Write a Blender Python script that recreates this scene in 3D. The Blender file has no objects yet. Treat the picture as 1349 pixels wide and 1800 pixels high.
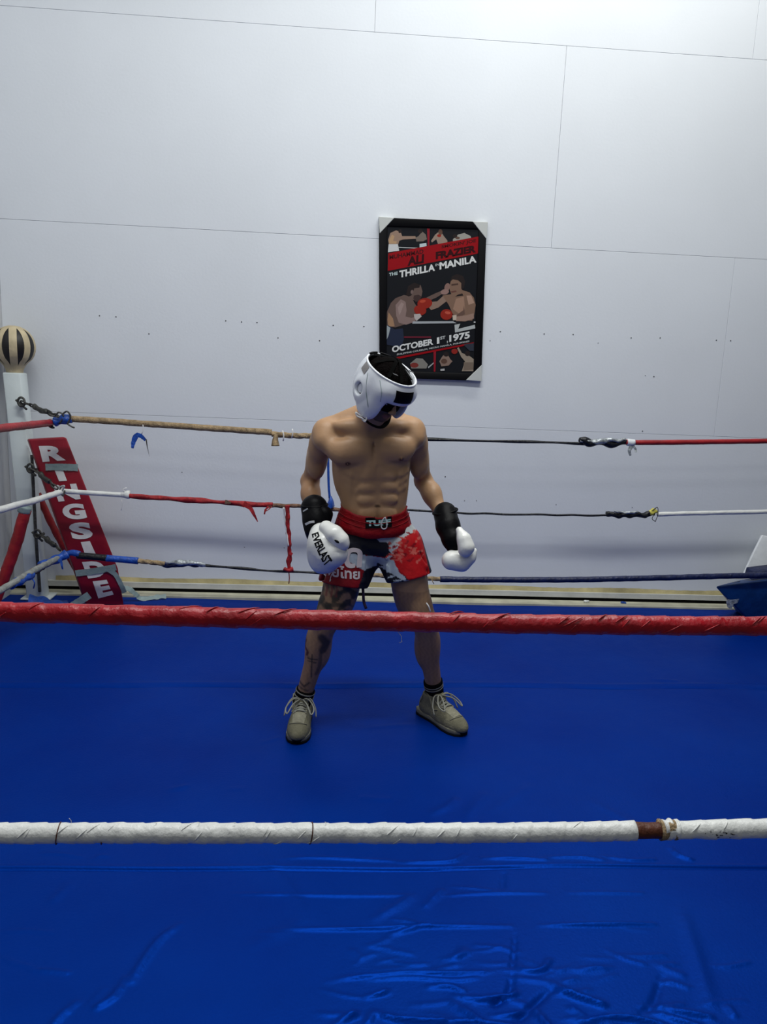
import bpy, bmesh, math, random
import numpy as np
from mathutils import Vector, Matrix
from mathutils.bvhtree import BVHTree
from mathutils.geometry import tessellate_polygon
random.seed(7); np.random.seed(7)
C = bpy.context.scene.collection
PI = math.pi
# ---------------------------------------------------------------- camera
FPX = 1350.0; PITCH = math.radians(10.5); YAW = math.radians(3.9); ROLL = math.radians(2.4); CAMZ = 1.53
camR = Matrix.Rotation(-YAW, 4, 'Z') @ Matrix.Rotation(PI/2-PITCH, 4, 'X') @ Matrix.Rotation(ROLL, 4, 'Z')
cd = bpy.data.cameras.new('camera'); cd.sensor_fit = 'VERTICAL'; cd.sensor_height = 36.0
cd.lens = 36.0*FPX/1800.0; cd.clip_start = 0.05
cam = bpy.data.objects.new('camera', cd); C.objects.link(cam)
cam.matrix_world = Matrix.Translation((0, 0, CAMZ)) @ camR
bpy.context.scene.camera = cam
# ---------------------------------------------------------------- world, lamps, exposure
sc = bpy.context.scene
w = bpy.data.worlds.new('world'); sc.world = w; w.use_nodes = True
w.node_tree.nodes['Background'].inputs[0].default_value = (0.85, 0.92, 1.0, 1)
w.node_tree.nodes['Background'].inputs[1].default_value = 0.07
def area(name, loc, sx, sy, power, col, target=None):
    l = bpy.data.lights.new(name, 'AREA'); l.shape = 'RECTANGLE'; l.size = sx; l.size_y = sy
    l.energy = power; l.color = col
    o = bpy.data.objects.new(name, l); C.objects.link(o); o.location = loc
    if target is not None:
        o.rotation_euler = (Vector(target)-Vector(loc)).to_track_quat('-Z', 'Y').to_euler()
    return o
LC = (0.98, 1.0, 0.99)
area('ceiling_tube_lamp', (1.6, 4.0, 5.3), 2.6, 0.3, 62, (1.0, 1.0, 0.94))
area('ceiling_tube_lamp', (0.3, 2.2, 5.3), 3.4, 0.3, 140, LC)
area('ceiling_tube_lamp', (0.2, -0.7, 5.0), 4.6, 0.5, 19, LC, (0.3, 5, 1.5))
area('ceiling_tube_lamp', (0.4, -3.2, 5.0), 4.6, 0.5, 19, LC, (0.3, 5, 1.5))
sc.view_settings.view_transform = 'Standard'; sc.view_settings.look = 'None'
sc.view_settings.gamma = 1; sc.view_settings.use_curve_mapping = False
sc.view_settings.exposure = 0.22

# ---------------------------------------------------------------- helpers
def ray(x, y):
    return camR.to_3x3() @ Vector(((x-674.5)/FPX, -(y-900)/FPX, -1))
def P(x, y, Y):
    "point on the upright plane at depth Y that the photograph shows at x, y"
    d = ray(x, y); t = Y/d.y
    return np.array((d.x*t, Y, CAMZ+d.z*t))
def G(x, y, Z=0.0):
    d = ray(x, y); t = (Z-CAMZ)/d.z
    return np.array((d.x*t, d.y*t, Z))

def _nodes(m):
    m.use_nodes = True; nt = m.node_tree
    return nt, nt.nodes['Principled BSDF']
def mat(name, col, rough=0.6, spec=0.4, noise=None, bump=None, metal=0.0, attr=None, coat=0.0, sheen=0.0):
    """noise = (scale, amount) darkens/lightens the colour; bump = (scale, strength)"""
    m = bpy.data.materials.new(name); nt, b = _nodes(m); N = nt.nodes; L = nt.links
    b.inputs['Roughness'].default_value = rough; b.inputs['Specular IOR Level'].default_value = spec
    b.inputs['Metallic'].default_value = metal; b.inputs['Coat Weight'].default_value = coat
    b.inputs['Sheen Weight'].default_value = sheen
    tc = N.new('ShaderNodeTexCoord')
    src = None
    if attr:
        a = N.new('ShaderNodeAttribute'); a.attribute_name = attr; src = a.outputs['Color']
    if noise:
        n = N.new('ShaderNodeTexNoise'); n.inputs['Scale'].default_value = noise[0]; n.inputs['Detail'].default_value = 5
        L.new(tc.outputs['Object'], n.inputs['Vector'])
        mr = N.new('ShaderNodeMapRange'); mr.inputs[1].default_value = 0.3; mr.inputs[2].default_value = 0.7
        mr.inputs[3].default_value = 1-noise[1]; mr.inputs[4].default_value = 1+noise[1]
        L.new(n.outputs['Fac'], mr.inputs[0])
        mx = N.new('ShaderNodeVectorMath'); mx.operation = 'SCALE'
        if src: L.new(src, mx.inputs[0])
        else: mx.inputs[0].default_value = col
        L.new(mr.outputs[0], mx.inputs['Scale']); L.new(mx.outputs[0], b.inputs['Base Color'])
    elif src: L.new(src, b.inputs['Base Color'])
    else: b.inputs['Base Color'].default_value = (*col, 1)
    if bump:
        n = N.new('ShaderNodeTexNoise'); n.inputs['Scale'].default_value = bump[0]; n.inputs['Detail'].default_value = 6
        L.new(tc.outputs['Object'], n.inputs['Vector'])
        bp = N.new('ShaderNodeBump'); bp.inputs['Strength'].default_value = bump[1]; bp.inputs['Distance'].default_value = 0.01
        L.new(n.outputs['Fac'], bp.inputs['Height']); L.new(bp.outputs['Normal'], b.inputs['Normal'])
    return m
M = {}
M['wall'] = mat('white_wall_panel', (0.71, 0.745, 0.79), 0.6, 0.2, (1.3, 0.03), (60, 0.06))
M['wall_left'] = mat('grey_beige_wall', (0.52, 0.53, 0.55), 0.7, 0.2, (2, 0.08), (40, 0.15))
M['grey_rope'] = mat('grey_rope_cover', (0.24, 0.25, 0.24), 0.8, 0.2, (30, 0.3), (120, 0.5))
M['joint'] = mat('joint_filler', (0.47, 0.50, 0.55), 0.8, 0.1)
M['wall_mark'] = mat('dark_wall_mark', (0.03, 0.03, 0.035), 0.5, 0.4)
M['baseboard'] = mat('painted_base_board', (0.60, 0.61, 0.58), 0.6, 0.3, (9, 0.12), (30, 0.2))
M['yellow'] = mat('yellowed_glue', (0.50, 0.43, 0.22), 0.7, 0.2, (6, 0.3), (30, 0.4))
M['ledge'] = mat('cream_ledge', (0.50, 0.49, 0.38), 0.6, 0.3, (8, 0.2))
M['black'] = mat('black_plastic', (0.003, 0.003, 0.004), 0.5, 0.10)
M['black_gap'] = mat('dark_gap', (0.004, 0.004, 0.004), 0.9, 0.1)
M['post'] = mat('white_painted_steel', (0.60, 0.66, 0.66), 0.45, 0.4, (7, 0.06), (25, 0.1))
M['red_vinyl'] = mat('red_rope_vinyl', (0.32, 0.003, 0.010), 0.36, 0.4, (22, 0.22), (70, 0.35))
M['red_cloth'] = mat('faded_red_wrap', (0.30, 0.014, 0.018), 0.6, 0.3, (30, 0.4), (80, 0.5))
M['dull_red'] = mat('dull_red_vinyl', (0.30, 0.012, 0.016), 0.45, 0.4, (14, 0.25), (60, 0.3))
M['white_wrap'] = mat('white_vinyl_wrap', (0.66, 0.67, 0.65), 0.38, 0.5, (14, 0.10), (60, 0.35))
M['rope'] = mat('tan_rope', (0.33, 0.24, 0.14), 0.85, 0.15, (40, 0.35), (160, 0.8))
M['rope_dark'] = mat('dirty_rope', (0.17, 0.10, 0.07), 0.85, 0.15, (50, 0.45), (160, 0.8))
M['brown'] = mat('brown_tape', (0.075, 0.020, 0.008), 0.5, 0.3, (30, 0.4), (60, 0.5))
M['blk_tape'] = mat('black_tape', (0.008, 0.009, 0.012), 0.4, 0.35, (50, 0.3), (60, 0.6))
M['navy'] = mat('navy_tape', (0.008, 0.014, 0.06), 0.4, 0.4, (40, 0.3), (60, 0.5))
M['blue_tape'] = mat('blue_tape', (0.012, 0.07, 0.36), 0.4, 0.45, (35, 0.3), (60, 0.5))
M['silver'] = mat('silver_duct_tape', (0.34, 0.37, 0.39), 0.3, 0.6, (60, 0.5), (60, 0.6), metal=0.3)
M['grey_tape'] = mat('grey_duct_tape', (0.22, 0.29, 0.29), 0.5, 0.4, (20, 0.12), (50, 0.3))
M['chain'] = mat('weathered_steel', (0.07, 0.07, 0.065), 0.5, 0.4, (60, 0.4), (80, 0.5), metal=0.6)
M['pad_red'] = mat('red_pad_vinyl', (0.23, 0.004, 0.016), 0.45, 0.4, (9, 0.12), (30, 0.15))
M['letter'] = mat('white_letter_vinyl', (0.74, 0.72, 0.70), 0.5, 0.3, (18, 0.10))
M['ball_cream'] = mat('cream_tape', (0.50, 0.42, 0.27), 0.6, 0.3, (18, 0.15), (50, 0.3))
M['ball_black'] = mat('black_leather', (0.008, 0.007, 0.007), 0.5, 0.4)
M['pad_blue'] = mat('blue_pad_vinyl', (0.004, 0.035, 0.15), 0.4, 0.3, (10, 0.25), (22, 0.4))
M['yellow_tape'] = mat('yellow_tape', (0.55, 0.50, 0.08), 0.5, 0.3)
M['sheet'] = mat('white_plastic_sheet', (0.70, 0.73, 0.76), 0.35, 0.5, (8, 0.08), (14, 0.4))
M['white_leather'] = mat('white_glove_leather', (0.78, 0.79, 0.76), 0.32, 0.5, (12, 0.05), (45, 0.10), coat=0.2)
M['gear_white'] = mat('white_headgear_leather', (0.74, 0.77, 0.82), 0.26, 0.6, (12, 0.04), (45, 0.06), coat=0.3)
M['black_leather'] = mat('black_glove_leather', (0.003, 0.003, 0.004), 0.45, 0.09, None, (40, 0.2))
M['liner'] = mat('black_liner', (0.003, 0.003, 0.003), 0.9, 0.03, None, (60, 0.3))
M['hair'] = mat('black_hair', (0.003, 0.002, 0.002), 0.9, 0.04, None, (160, 0.9))
M['lace'] = mat('pale_lace', (0.27, 0.27, 0.23), 0.8, 0.2)
M['white_lace'] = mat('white_lace', (0.75, 0.75, 0.74), 0.7, 0.2)
M['shoe'] = mat('grey_beige_suede', (0.15, 0.142, 0.095), 0.8, 0.2, (25, 0.2), (120, 0.3))
M['shoe_light'] = mat('pale_mesh', (0.24, 0.23, 0.17), 0.75, 0.2, (60, 0.2), (150, 0.5))
M['sole'] = mat('black_outsole', (0.005, 0.005, 0.006), 0.7, 0.1)
M['midsole'] = mat('off_white_midsole', (0.15, 0.145, 0.11), 0.6, 0.3)
M['sock'] = mat('black_sock', (0.005, 0.005, 0.006), 0.95, 0.03, None, (200, 0.5))
M['sock_stripe'] = mat('grey_sock_stripe', (0.20, 0.20, 0.19), 0.95, 0.1)
M['skin'] = mat('skin', (0.4, 0.25, 0.16), 0.46, 0.35, (7, 0.08), (90, 0.08), attr='Col')
M['shorts'] = mat('printed_satin', (0.4, 0.0, 0.0), 0.5, 0.2, (30, 0.12), (26, 0.35), attr='Col')
M['red_band'] = mat('red_waistband', (0.24, 0.002, 0.007), 0.55, 0.2, (20, 0.12), (60, 0.4))
M['eye'] = mat('eye_white', (0.55, 0.52, 0.48), 0.3, 0.5)
M['teal'] = mat('pale_teal_print', (0.35, 0.58, 0.60), 0.6, 0.2)

def mesh_obj(name, V, F, m, parent=None, smooth=True, col=None, mats=None, fm=None):
    me = bpy.data.meshes.new(name)
    V = np.asarray(V, dtype=np.float64)
    me.from_pydata([tuple(v) for v in V], [], [tuple(int(i) for i in f) for f in F])
    if mats:
        for x in mats: me.materials.append(x)
        me.polygons.foreach_set('material_index', np.asarray(fm, dtype=np.int32))
    else: me.materials.append(m)
    if smooth: me.polygons.foreach_set('use_smooth', [True]*len(me.polygons))
    if col is not None:
        a = me.attributes.new('Col', 'FLOAT_COLOR', 'POINT')
        c = np.ones((len(V), 4), dtype=np.float32); c[:, :3] = col
        a.data.foreach_set('color', c.ravel())
    me.update()
    o = bpy.data.objects.new(name, me); C.objects.link(o)
    if parent is not None:
        o.parent = parent
        root = parent
        while root.parent is not None: root = root.parent
        if parent.parent is None: off = Vector(parent.location)
        else: off = Vector(root.location)
        if parent.parent is None: o.location = -off     # the parts are built in world coordinates
    return o
def tag(o, label=None, cat=None, group=None, kind=None):
    if label: o['label'] = label
    if cat: o['category'] = cat
    if group: o['group'] = group
    if kind: o['kind'] = kind
    return o
def thing(name, label, cat, loc=(0, 0, 0), group=None):
    o = bpy.data.objects.new(name, None); C.objects.link(o); o.location = [float(a) for a in loc]
    o.empty_display_size = 0.1
    return tag(o, label, cat, group)

def box(x0, x1, y0, y1, z0, z1):
    V = [(x, y, z) for z in (z0, z1) for y in (y0, y1) for x in (x0, x1)]
    F = [(0, 2, 3, 1), (4, 5, 7, 6), (0, 1, 5, 4), (2, 6, 7, 3), (0, 4, 6, 2), (1, 3, 7, 5)]
    return np.array(V, float), F
def bevelled(name, V, F, m, parent=None, w=0.004, seg=2, smooth=True, sub=0):
    bm = bmesh.new(); vs = [bm.verts.new(tuple(v)) for v in V]
    for f in F: bm.faces.new([vs[i] for i in f])
    bmesh.ops.recalc_face_normals(bm, faces=bm.faces)
    if sub: bmesh.ops.subdivide_edges(bm, edges=bm.edges, cuts=sub, use_grid_fill=True)
    es = [e for e in bm.edges if len(e.link_faces) == 2 and e.calc_face_angle(0) > 0.4]
    bmesh.ops.bevel(bm, geom=es, offset=w, segments=seg, affect='EDGES', profile=0.5)
    VV = [v.co[:] for v in bm.verts]; bm.verts.index_update()
    FF = [[v.index for v in f.verts] for f in bm.faces]; bm.free()
    return mesh_obj(name, VV, FF, m, parent, smooth)
def hexa(front, back):
    "box from 4 front and 4 back corners"
    V = list(front)+list(back)
    F = [(0, 1, 2, 3), (7, 6, 5, 4), (0, 4, 5, 1), (1, 5, 6, 2), (2, 6, 7, 3), (3, 7, 4, 0)]
    return np.array(V, float), F

def resample(pts, step):
    pts = np.asarray(pts, float)
    if len(pts) > 2:
        out = []
        Q = np.vstack([2*pts[0]-pts[1], pts, 2*pts[-1]-pts[-2]])
        for i in range(1, len(Q)-2):
            p0, p1, p2, p3 = Q[i-1], Q[i], Q[i+1], Q[i+2]
            n = max(2, int(np.linalg.norm(p2-p1)/step)+1)
            for t in np.linspace(0, 1, n, endpoint=False):
                out.append(0.5*((2*p1)+(-p0+p2)*t+(2*p0-5*p1+4*p2-p3)*t*t+(-p0+3*p1-3*p2+p3)*t**3))
        out.append(pts[-1]); return np.array(out)
    n = max(2, int(np.linalg.norm(pts[1]-pts[0])/step)+1)
    return np.array([pts[0]*(1-t)+pts[1]*t for t in np.linspace(0, 1, n)])
def tube_geo(pts, r, seg=10, step=0.02, flat=None):
    """r: number or function(s, theta array, t) -> radius array"""
    Q = resample(pts, step); n = len(Q)
    T = np.gradient(Q, axis=0); T /= np.linalg.norm(T, axis=1)[:, None]+1e-12
    up = np.array([0, 0, 1.0]) if abs(T[0][2]) < 0.9 else np.array([1.0, 0, 0])
    S = np.concatenate([[0], np.cumsum(np.linalg.norm(np.diff(Q, axis=0), axis=1))])
    th = np.linspace(0, 2*PI, seg, endpoint=False)
    V = []; u = up
    for i in range(n):
        a = np.cross(T[i], u); a /= np.linalg.norm(a)+1e-12; b = np.cross(a, T[i]); u = b
        rr = r(S[i], th, S[i]/S[-1]) if callable(r) else np.full(seg, r)
        fb = 1.0 if flat is None else flat
        V.append(Q[i]+np.outer(rr*np.cos(th), a)*1.0+np.outer(rr*np.sin(th), b)*fb)
    V = np.vstack(V); F = []
    for i in range(n-1):
        for j in range(seg):
            k = (j+1) % seg
            F.append((i*seg+j, i*seg+k, (i+1)*seg+k, (i+1)*seg+j))
    F.append(tuple(range(seg))[::-1]); F.append(tuple(range((n-1)*seg, n*seg)))
    return V, F
def tube(name, pts, r, m, parent=None, seg=10, step=0.02, flat=None):
    V, F = tube_geo(pts, r, seg, step, flat)
    return mesh_obj(name, V, F, m, parent)
def wrapped(r0, pitch=0.07, depth=0.06, seed=0, lump=0.05, hand=1):
    "radius of a rope wound with overlapping tape: a helical saw-tooth plus lumps"
    rs = np.random.RandomState(seed); ph = rs.rand(8)*6.28; fr = rs.rand(8)*90+12; k = rs.randint(-2, 3, 8)
    def f(s, th, t):
        saw = ((s/pitch+hand*th/(2*PI)+0.12*math.sin(s*9+ph[0])) % 1.0)
        l = sum(np.sin(fr[i]*s+ph[i]+k[i]*th) for i in range(8))/8
        return r0*(1+depth*(saw-0.5)*2+lump*l*1.6)
    return f
def twisted(r0, pitch=0.035, n=3):
    return lambda s, th, t: r0*(0.82+0.26*np.abs(np.cos(n/2*(th+2*PI*s/pitch/n))))
def ragged(r0, seed=0, amt=0.35, f0=60, ends=0.0):
    rs = np.random.RandomState(seed); ph = rs.rand(6)*6.28; fr = f0*(0.5+rs.rand(6)*2); k = rs.randint(-2, 3, 6)
    def f(s, th, t):
        l = sum(np.sin(fr[i]*s+ph[i]+k[i]*th) for i in range(6))/6*2
        return r0*np.maximum(0.15, (1+amt*l)*(1-ends*abs(2*t-1)**3))
    return f
def ribbon(name, pts, wd, m, parent=None, nrm=(0, -1, 0), th=0.0015, step=0.01, wf=None, wob=0.0, seed=0):
    "thin strip of tape with real thickness, width across nrm x direction"
    rs = np.random.RandomState(seed)
    Q = resample(pts, step); n = len(Q); T = np.gradient(Q, axis=0); T /= np.linalg.norm(T, axis=1)[:, None]+1e-12
    N0 = np.array(nrm, float); V = []
    for i in range(n):
        a = np.cross(T[i], N0); a /= np.linalg.norm(a)+1e-9
        nn = np.cross(a, T[i]); t = i/(n-1); ww = (wf(t) if wf else 1)*wd/2
        ww *= 1+wob*(rs.rand()-0.5)*2
        o = Q[i]+nn*(math.sin(t*11+seed)*wob*wd*0.4)
        V += [o-a*ww-nn*th/2, o+a*ww-nn*th/2, o+a*ww+nn*th/2, o-a*ww+nn*th/2]
    F = [(3, 2, 1, 0), tuple(4*(n-1)+q for q in (0, 1, 2, 3))]
    for i in range(n-1):
        for j in range(4):
            k = (j+1) % 4; F.append((4*i+j, 4*i+k, 4*i+4+k, 4*i+4+j))
    return mesh_obj(name, V, F, m, parent, smooth=False)
def join_geo(parts):
    VV = []; FF = []; o = 0
    for V, F in parts:
        VV.append(np.asarray(V)); FF += [tuple(i+o for i in f) for f in F]; o += len(V)
    return np.vstack(VV), FF
def text_geo(s, bold=0.02, space=1.0, cuts=0):
    "flat lettering, box normalised to 0..1 both ways"
    cu = bpy.data.curves.new('t', 'FONT'); cu.body = s; cu.offset = bold; cu.space_character = space
    cu.resolution_u = 4; cu.fill_mode = 'FRONT'
    o = bpy.data.objects.new('t', cu); C.objects.link(o)
    dg = bpy.context.evaluated_depsgraph_get(); me = bpy.data.meshes.new_from_object(o.evaluated_get(dg))
    bpy.data.objects.remove(o); bpy.data.curves.remove(cu)
    bm = bmesh.new(); bm.from_mesh(me); bpy.data.meshes.remove(me)
    bmesh.ops.remove_doubles(bm, verts=bm.verts, dist=1e-5)
    co = np.array([v.co[:] for v in bm.verts]); lo = co.min(0); hi = co.max(0)
    for v in bm.verts:
        v.co.x = (v.co.x-lo[0])/(hi[0]-lo[0]); v.co.y = (v.co.y-lo[1])/(hi[1]-lo[1]); v.co.z = 0
    if cuts:
        for ax, n in ((0, cuts), (1, max(2, cuts//3))):
            for i in range(1, n):
                p = [0, 0, 0]; p[ax] = i/n; q = [0, 0, 0]; q[ax] = 1
                bmesh.ops.bisect_plane(bm, geom=bm.verts[:]+bm.edges[:]+bm.faces[:], plane_co=p, plane_no=q)
    bm.verts.index_update()
    V = np.array([v.co[:] for v in bm.verts]); F = [[v.index for v in f.verts] for f in bm.faces]; bm.free()
    return V, F
def quad_map(V, q):
    "q = bottom-left, bottom-right, top-right, top-left"
    q = [np.asarray(a, float) for a in q]; u = V[:, :1]; v = V[:, 1:2]
    return (1-u)*(1-v)*q[0]+u*(1-v)*q[1]+u*v*q[2]+(1-u)*v*q[3]
def text_obj(name, s, q, m, parent, bold=0.02, space=1.0):
    V, F = text_geo(s, bold, space); return mesh_obj(name, quad_map(V, q), F, m, parent, smooth=False)
def bvh_of(o):
    me = o.data; off = o.location if o.parent else Vector((0, 0, 0))
    return BVHTree.FromPolygons([v.co for v in me.vertices], [p.vertices[:] for p in me.polygons])
def decal(name, V, F, q, bvh, d, m, parent, off=0.0015):
    "lay flat lettering on a curved surface, following it along direction d"
    W = quad_map(V, q); d = Vector(d).normalized(); out = []
    for p in W:
        h = bvh.ray_cast(Vector(p)-d*0.5, d)
        if h[0] is None: h = bvh.find_nearest(Vector(p))
        out.append(h[0]-d*off)
    return mesh_obj(name, np.array(out), F, m, parent)
def grid_geo(nu, nv):
    V = [(i/nu, j/nv, 0) for j in range(nv+1) for i in range(nu+1)]
    F = [(j*(nu+1)+i, j*(nu+1)+i+1, (j+1)*(nu+1)+i+1, (j+1)*(nu+1)+i) for j in range(nv) for i in range(nu)]
    return np.array(V, float), F
def poly_flat(pts, thick_dir, th):
    "a flat outlined shape with a little thickness"
    n = len(pts); A = np.asarray(pts, float); B = A+np.asarray(thick_dir)*th
    tri = tessellate_polygon([[Vector(p) for p in A]])
    F = [tuple(t) for t in tri]+[tuple(i+n for i in t[::-1]) for t in tri]
    F += [(i, (i+1) % n, (i+1) % n+n, i+n) for i in range(n)]
    return np.vstack([A, B]), F

# ---- signed-distance modelling: one continuous surface out of blended muscles
class Field:
    def __init__(s, lo, hi, h):
        s.lo = np.array(lo, float); s.h = h; s.n = np.ceil((np.array(hi)-s.lo)/h).astype(int)+1
        s.f = np.full(tuple(s.n), 1.0, np.float32)
        s.ax = [s.lo[i]+np.arange(s.n[i])*h for i in range(3)]
    def _sl(s, lo, hi):
        a = np.clip(np.floor((np.array(lo)-s.lo)/s.h).astype(int), 0, s.n-1); b = np.clip(np.ceil((np.array(hi)-s.lo)/s.h).astype(int)+1, 1, s.n)
        sl = tuple(slice(a[i], b[i]) for i in range(3))
        X = s.ax[0][sl[0]][:, None, None]; Y = s.ax[1][sl[1]][None, :, None]; Z = s.ax[2][sl[2]][None, None, :]
        return sl, X, Y, Z
    def comb(s, sl, d, k, mode):
        g = s.f[sl]
        if mode == 'sub':                                        # smooth subtraction
            h = np.clip(0.5-0.5*(g+d)/k, 0, 1); s.f[sl] = g*(1-h)+(-d)*h+k*h*(1-h)
        else:
            h = np.clip(0.5+0.5*(d-g)/k, 0, 1); s.f[sl] = d*(1-h)+g*h-k*h*(1-h)
    def cap(s, a, b, ra, rb, k=0.02, mode='add', sq=None):
        a = np.asarray(a, float); b = np.asarray(b, float); R = max(ra, rb)+2*k+0.03
        sl, X, Y, Z = s._sl(np.minimum(a, b)-R, np.maximum(a, b)+R)
        ba = b-a; L = ba@ba+1e-12
        t = np.clip(((X-a[0])*ba[0]+(Y-a[1])*ba[1]+(Z-a[2])*ba[2])/L, 0, 1)
        d = np.sqrt((X-a[0]-t*ba[0])**2+(Y-a[1]-t*ba[1])**2+(Z-a[2]-t*ba[2])**2)-(ra+(rb-ra)*t)
        s.comb(sl, d, k, mode); return s
    def chain(s, pts, k=0.02):
        for (a, ra), (b, rb) in zip(pts[:-1], pts[1:]): s.cap(a, b, ra, rb, k)
        return s
    def ell(s, c, r, k=0.02, mode='add', R=None):
        c = np.asarray(c, float); r = np.asarray(r, float); m = max(r)+2*k+0.03
        sl, X, Y, Z = s._sl(c-m, c+m); x = X-c[0]; y = Y-c[1]; z = Z-c[2]
        if R is None: u, v, w_ = x, y, z
        else:
            R = np.asarray(R)                                    # columns = local axes
            u = x*R[0, 0]+y*R[1, 0]+z*R[2, 0]; v = x*R[0, 1]+y*R[1, 1]+z*R[2, 1]; w_ = x*R[0, 2]+y*R[1, 2]+z*R[2, 2]
        k0 = np.sqrt((u/r[0])**2+(v/r[1])**2+(w_/r[2])**2); k1 = np.sqrt((u/r[0]**2)**2+(v/r[1]**2)**2+(w_/r[2]**2)**2)+1e-9
        s.comb(sl, k0*(k0-1)/k1, k, mode); return s
    def fn(s, f, k=0.01, mode='add'):
        sl, X, Y, Z = s._sl(s.lo, s.lo+s.n*s.h); s.comb(sl, f(X, Y, Z), k, mode); return s
    def mesh(s, smooth=1):
        f = s.f; f[0] = f[-1] = 1; f[:, 0] = f[:, -1] = 1; f[:, :, 0] = f[:, :, -1] = 1
        sg = f < 0; c = np.zeros(tuple(s.n-1), np.int8)
        offs = [(i, j, k) for i in (0, 1) for j in (0, 1) for k in (0, 1)]
        for i, j, k in offs: c += sg[i:s.n[0]-1+i, j:s.n[1]-1+j, k:s.n[2]-1+k]
        I = np.argwhere((c > 0) & (c < 8)); idx = np.full(c.shape, -1, np.int64); idx[tuple(I.T)] = np.arange(len(I))
        acc = np.zeros((len(I), 3)); cnt = np.zeros(len(I))
        for ax in range(3):
            for o in [(i, j) for i in (0, 1) for j in (0, 1)]:
                a = np.zeros(3, int); oth = [q for q in range(3) if q != ax]; a[oth[0]] = o[0]; a[oth[1]] = o[1]
                b = a.copy(); b[ax] = 1
                fa = f[tuple((I+a).T)]; fb = f[tuple((I+b).T)]; m = (fa < 0) != (fb < 0)
                t = np.where(m, fa/np.where(m, fa-fb, 1), 0)
                p = np.tile(a.astype(float), (len(I), 1)); p[:, ax] = t
                acc[m] += p[m]; cnt[m] += 1
        V = s.lo+(I+acc/cnt[:, None])*s.h; F = []
        for ax in range(3):
            b, d = [(1, 2), (2, 0), (0, 1)][ax]
            A = [slice(1, s.n[q]-1) for q in range(3)]; A[ax] = slice(0, s.n[ax]-1); B = list(A); B[ax] = slice(1, s.n[ax])
            s0 = sg[tuple(A)]; s1 = sg[tuple(B)]; E = np.argwhere(s0 != s1); st = s0[tuple(E.T)]
            off = np.array([1, 1, 1]); off[ax] = 0; E = E+off
            def id_(db, dd):
                q = E.copy(); q[:, b] -= db; q[:, d] -= dd; return idx[tuple(q.T)]
            q = np.stack([id_(1, 1), id_(0, 1), id_(0, 0), id_(1, 0)], 1)
            q[~st] = q[~st][:, ::-1]; F.append(q)
        F = np.vstack(F)
        for _ in range(smooth):
            acc = np.zeros_like(V); cnt = np.zeros(len(V))
            for i in range(4):
                a = F[:, i]; b = F[:, (i+1) % 4]
                np.add.at(acc, a, V[b]); np.add.at(acc, b, V[a]); np.add.at(cnt, a, 1); np.add.at(cnt, b, 1)
            V = V*0.5+acc/cnt[:, None]*0.5
        return V, F

# ---------------------------------------------------------------- the setting
WY = 5.05; CX = -2.085; WR = 3.75
def struct(name, V, F, m, parent=None, kind='structure', smooth=False):
    o = mesh_obj(name, V, F, m, parent, smooth)
    if parent is None: o['kind'] = kind
    return o
wall = struct('wall_back', *box(CX-0.1, WR, WY+0.012, WY+0.12, -0.15, 4.75), M['joint'])
rows = [(-0.15, 1.178, []), (1.178, 2.335, [2.56]), (2.335, 3.515, [1.345]), (3.515, 4.75, [0.17, 2.52])]
for z0, z1, seams in rows:
    xs = [CX]+seams+[WR]
    for x0, x1 in zip(xs[:-1], xs[1:]):
        g = 0.0007
        V, F = box(x0+g, x1-g, WY, WY+0.012, z0+g, z1-g)
        bevelled('panel', V, F, M['wall'], wall, 0.0012, 1, smooth=False)
struct('wall_left', *box(CX-0.1, CX, 0.9, WY+0.012, -0.15, 4.75), M['wall_left'])
sm = None
dots = [(175,555),(204,557),(262,587),(397,564),(425,566),(452,567),(489,594),(562,599),(586,572),(640,574),(880,583),(957,587),(1008,588),(1110,594),(1161,594),(1260,598),(1285,599),(1150,662),(783,838),(1130,758)]
faint = [(1052,603),(1135,660),(1112,892),(978,887),(817,880),(838,880),(320,830),(430,962),(500,963),(862,599)]
for i, (x, y) in enumerate(dots+faint):
    c = P(x, y, WY); r = 0.0042 if i < len(dots) else 0.0028
    n = 10; a = np.linspace(0, 2*PI, n, endpoint=False)
    V = [(c[0]+r*math.cos(t), WY-0.0005, c[2]+r*math.sin(t)) for t in a]+[(c[0]+r*0.6*math.cos(t), WY-0.0022, c[2]+r*0.6*math.sin(t)) for t in a]
    F = [(j, (j+1) % n, n+(j+1) % n, n+j) for j in range(n)]+[tuple(range(n, 2*n))]
    mesh_obj('wall_mark', V, F, M['wall_mark'], wall)  # small dark discs for the nail holes and marks in the wall
# foot of the wall: board, yellowed glue line, black strip for the shadow gap and the ledge that carries the canvas
bb = struct('baseboard_back', *box(CX, WR, WY-0.022, WY-0.0005, 0.034, 0.070), M['baseboard'])
# glue line: uneven lower and upper edge
n = 220; xs = np.linspace(CX+0.27, WR, n); rs = np.random.RandomState(3)
up = 0.098+0.004*np.sin(xs*7)+0.003*rs.rand(n); lo = 0.071+np.zeros(n)
V = []
for i in range(n): V += [(xs[i], WY-0.008, lo[i]), (xs[i], WY-0.001, up[i]), (xs[i], WY-0.001, lo[i])]
F = [(3*i, 3*i+3, 3*i+4, 3*i+1) for i in range(n-1)]+[(3*i+2, 3*i+5, 3*i+3, 3*i) for i in range(n-1)]
mesh_obj('glue_line', V, F, M['yellow'], bb, smooth=False)['label'] = 'yellowed glue line above the white board'
struct('shadow_gap_strip', *box(CX, WR, WY-0.012, WY-0.001, -0.06, 0.033), M['black_gap'])  # black strip stands in for the shade in the gap under the board
struct('trim_2', *box(CX, WR, WY-0.12, WY-0.014, -0.06, 0.010), M['ledge'])
struct('baseboard_left', *box(CX, CX+0.02, 0.9, WY-0.1, -0.0, 0.19), M['baseboard'])

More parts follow.
